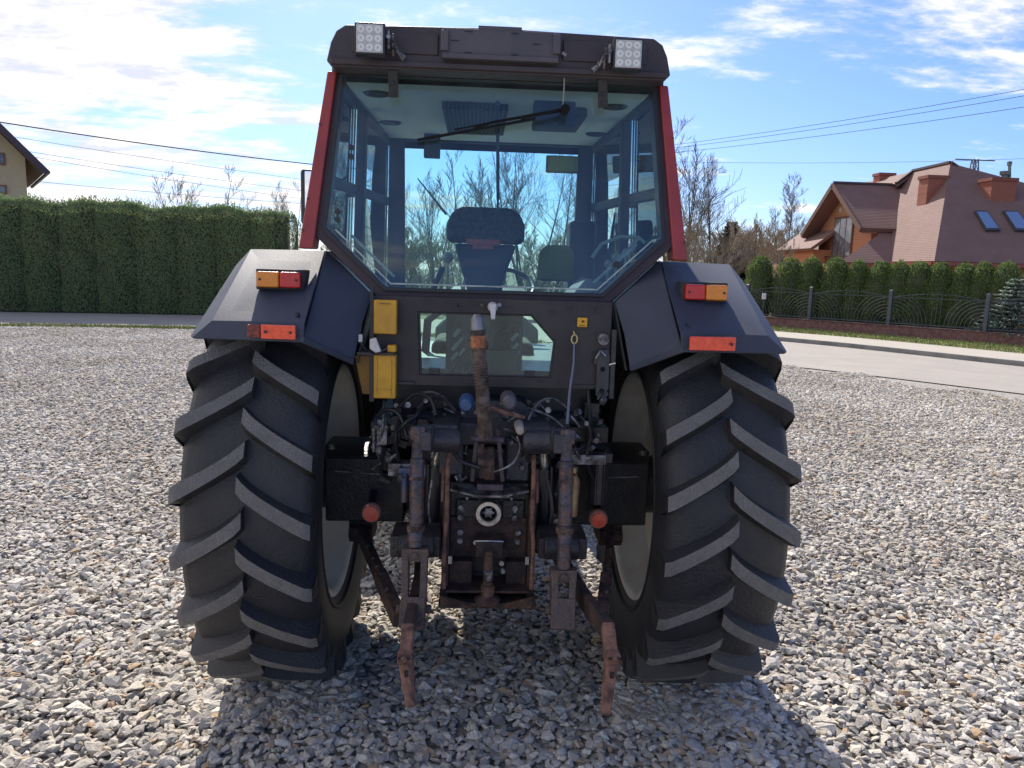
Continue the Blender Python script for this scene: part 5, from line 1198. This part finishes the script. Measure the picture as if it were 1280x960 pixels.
for pts_,r_c in (((atY(1256,226,kk.y+.5),atY(1256,216,kk.y+.5)),.12),((atY(1262,222,kk.y+.5),atY(1262,204,kk.y+.5)),.06)):
    mb=MB(); mb.cyl(pts_[0],pts_[1],r_c,10); mb.lathe([(pts_[1].z-.1,r_c*1.5),(pts_[1].z+.06,r_c*1.7),(pts_[1].z+.09,.001)],(pts_[1].x,pts_[1].y,0),'z',10); obj('flue_pipe',mb,STEEL,HR)
# --- left house: ridge runs away along the line of sight
YL=36.; gp=atY(-34,300,YL); ga=R(33.)
HL=empty('yellow_house',(gp.x,YL,0),ga); tag(HL,'pale yellow house gable with dark brown roof overhang at far left','house')
WY=mat('yellow_render',(.66,.50,.32),.85,c2=(.60,.45,.28),scale=2,amt=.4)
ux=V(math.cos(ga),math.sin(ga),0); uy=V(-math.sin(ga),math.cos(ga),0); O_=V(gp.x,YL,0)
def loc(px,py,dy=0.):
    p=rayplane(px,py,O_+uy*dy,uy); q=p-O_; return V(q.dot(ux),q.dot(uy),q.z)
rd=loc(-34,122,-1.); ea=loc(59,213,-1.); wl_=loc(33,225,0)
hf_=ea.x-rd.x
mb=MB(); sl_=(rd.z-ea.z)/hf_; xw=wl_.x-rd.x
mb.prism([V(xw,0,0),V(xw,0,rd.z-xw*sl_-.2),V(0,0,rd.z-.2),V(-xw,0,rd.z-xw*sl_-.2),V(-xw,0,0)],(0,9,0)); o=obj('wall',mb,WY,HL); o.location=(rd.x,0,0)
BRF=mat('brown_roof',(.10,.06,.065),.7,c2=(.14,.09,.09),scale=3,amt=.4)
for sg in (1,-1):
    o=slab('roof',[V(sg*hf_,-1.,ea.z),V(sg*hf_,10,ea.z),V(0,10,rd.z),V(0,-1.,rd.z)],BRF,HL,.2); o.location=(rd.x,0,0)
    mb=MB(); mb.bar(V(sg*(hf_+.02),-1.03,ea.z-.14),V(0,-1.03,rd.z-.14),.05,.28); o=obj('fascia',mb,mat('fascia_brown',(.08,.05,.07),.5),HL); o.location=(rd.x,0,0)
mb=MB(); mb.bar(V(hf_+.06,-1.03,ea.z-.08),V(hf_+.06,10,ea.z-.08),.12,.12); o=obj('gutter',mb,MATS['fascia_brown'],HL); o.location=(rd.x,0,0)
for (q0,q1) in (((-8,190),(7,207)),((-12,230),(9,243))):
    A=loc(*q0);B=loc(*q1); mb=MB(); mb.bx(A.x,B.x,-.06,.02,B.z,A.z); w_=obj('window',mb,mat('window_red_brown',(.30,.11,.05),.6),HL); mb=MB(); mb.bx(A.x+.1,B.x-.08,-.075,-.062,B.z+.08,A.z-.08); obj('pane',mb,HG,w_)
# ================================================================== WIRES / PYLON
WIRE=mat('wire_black',(.03,.03,.035),.6)
def wire(p,q,sag,r,label,group=None):
    P=Vector(p);Q=Vector(q); mb=MB(); n=40
    mb.tube([P.lerp(Q,k/n)-V(0,0,sag*4*(k/n)*(1-k/n)) for k in range(n+1)],r,5); o=obj('power_line',mb,WIRE,smooth=True); tag(o,label,'cable',group)
def wpx(a,b,Ya,Yb,ext=1.0):
    A=atY(*a,Ya);B=atY(*b,Yb); d=B-A; return A-d*ext*.4,B+d*ext*.4
A,B=wpx((0,146),(390,200),24,30,1.); wire(A,B,.25,.020,'thick dark cable crossing the left sky down toward the cab')
for i,(a,b) in enumerate((((0,165),(380,222)),((60,190),(380,236)),((100,203),(380,246)),((30,222),(380,252)))):
    A,B=wpx(a,b,60,75,.9); wire(A,B,.3,.016,['upper thin wire below the thick left cable','second thin wire below the thick left cable','third thin wire low in the left sky','lowest thin wire just above the left hedge'][i])
for i,(a,b) in enumerate((((1280,106),(850,176)),((1280,114),(850,180)),((1280,128),(850,186)),)):
    A,B=wpx(a,b,40,60,.8); wire(A,B,.4,.016,['top wire of the three crossing the right sky','middle wire of the three crossing the right sky','lowest wire of the three crossing the right sky'][i])
A,B=wpx((1280,196),(850,200),90,90,.4); wire(A,B,.5,.018,'faint distant wire above the brick house roof')
pb=atY(1218,226,95); pt_=atY(1219,199,95); LP=MB(); cx_,zt=pt_.x,pt_.z
for sx in (-1,1):
    for sy in (-1,1): LP.bar((cx_+sx*1.6,95+sy*1.6,0),(cx_+sx*.25,95+sy*.25,zt),.12,.12)
nz=10
for k in range(nz):
    z0=zt*k/nz;z1=zt*(k+1)/nz; w0=1.6-1.35*k/nz;w1=1.6-1.35*(k+1)/nz
    for sy in (-1,1): LP.bar((cx_-w0,95+sy*w0,z0),(cx_+w1,95+sy*w1,z1),.07,.07); LP.bar((cx_+w0,95+sy*w0,z0),(cx_-w1,95+sy*w1,z1),.07,.07)
LP.bar((cx_-2.6,95,zt-.1),(cx_+2.6,95,zt-.1),.12,.14)
o=obj('lattice_pylon',LP,mat('pylon_steel',(.16,.17,.17),.6,.5)); tag(o,'distant lattice power pylon standing above the brick house roof','pylon')
# ================================================================== SKY / LIGHT
SUN_EL,SUN_AZ=38.,-9.
w=bpy.data.worlds.new('World'); sc.world=w; w.use_nodes=True; nt=w.node_tree;N=nt.nodes;L=nt.links
bg=N['Background']; bg.inputs[1].default_value=.14
sky=N.new('ShaderNodeTexSky'); sky.sky_type='NISHITA'; sky.sun_disc=False; sky.sun_elevation=R(SUN_EL); sky.sun_rotation=R(SUN_AZ); sky.air_density=1.; sky.dust_density=.6; sky.ozone_density=3.5
tc=N.new('ShaderNodeTexCoord'); sp=N.new('ShaderNodeSeparateXYZ'); L.new(tc.outputs['Generated'],sp.inputs[0])
def math_(op,a,b=None,cl=False):
    m=N.new('ShaderNodeMath'); m.operation=op; m.use_clamp=cl
    for i,x in enumerate((a,b)):
        if x is None: continue
        if isinstance(x,(int,float)): m.inputs[i].default_value=x
        else: L.new(x,m.inputs[i])
    return m.outputs[0]
zz=math_('ADD',math_('MAXIMUM',sp.outputs[2],0.),.14)
u=math_('DIVIDE',sp.outputs[0],zz); v=math_('DIVIDE',sp.outputs[1],zz)
cb=N.new('ShaderNodeCombineXYZ'); L.new(u,cb.inputs[0]); L.new(v,cb.inputs[1])
mp=N.new('ShaderNodeMapping'); mp.inputs['Location'].default_value=(1.3,4.1,0); mp.inputs['Rotation'].default_value=(0,0,R(-24)); mp.inputs['Scale'].default_value=(.62,1.0,1); L.new(cb.outputs[0],mp.inputs[0])
n1=N.new('ShaderNodeTexNoise'); n1.inputs['Scale'].default_value=1.3; n1.inputs['Detail'].default_value=9; n1.inputs['Roughness'].default_value=.60; n1.inputs['Distortion'].default_value=.35; L.new(mp.outputs[0],n1.inputs['Vector'])
n2=N.new('ShaderNodeTexNoise'); n2.inputs['Scale'].default_value=4.5; n2.inputs['Detail'].default_value=8; n2.inputs['Roughness'].default_value=.65; L.new(mp.outputs[0],n2.inputs['Vector'])
f=math_('ADD',math_('MULTIPLY',n1.outputs[0],.64),math_('MULTIPLY',n2.outputs[0],.36))
# more cloud on the left, sparse on the right
bias=math_('MULTIPLY',math_('ADD',sp.outputs[0],.06),-.34)
bias=math_('MINIMUM',math_('MAXIMUM',bias,-.022),.13)
f=math_('ADD',f,bias)
mr=N.new('ShaderNodeMapRange'); mr.interpolation_type='SMOOTHSTEP'; mr.inputs[1].default_value=.50; mr.inputs[2].default_value=.63; L.new(f,mr.inputs[0])
mr.inputs[4].default_value=.95
tint=N.new('ShaderNodeMix'); tint.data_type='RGBA'; tint.blend_type='MULTIPLY'; tint.inputs[0].default_value=1.; L.new(sky.outputs[0],tint.inputs[6]); tint.inputs[7].default_value=(.46,.555,.80,1)
cr=N.new('ShaderNodeMix'); cr.data_type='RGBA'; mr2=N.new('ShaderNodeMapRange'); mr2.inputs[1].default_value=.40; mr2.inputs[2].default_value=.60; L.new(n2.outputs[0],mr2.inputs[0]); L.new(mr2.outputs[0],cr.inputs[0]); cr.inputs[6].default_value=(4.0,4.1,4.7,1); cr.inputs[7].default_value=(6.6,6.2,5.9,1)
mx=N.new('ShaderNodeMix'); mx.data_type='RGBA'; L.new(mr.outputs[0],mx.inputs[0]); L.new(tint.outputs[2],mx.inputs[6]); L.new(cr.outputs[2],mx.inputs[7])
L.new(mx.outputs[2],bg.inputs[0])
sl=bpy.data.lights.new('sun','SUN'); sl.energy=4.8; sl.angle=R(.53); sl.color=(1.,.925,.82); so=bpy.data.objects.new('sun',sl); COL.objects.link(so)
az=R(SUN_AZ); el=R(SUN_EL); sd=V(math.sin(az)*math.cos(el),math.cos(az)*math.cos(el),math.sin(el)); so.rotation_euler=sd.to_track_quat('Z','Y').to_euler(); so.location=sd*50
sc.view_settings.view_transform='Standard'; sc.view_settings.look='None'; sc.view_settings.exposure=.58; sc.view_settings.gamma=1
sc.cycles.max_bounces=8; sc.cycles.transparent_max_bounces=24; sc.cycles.use_denoising=True
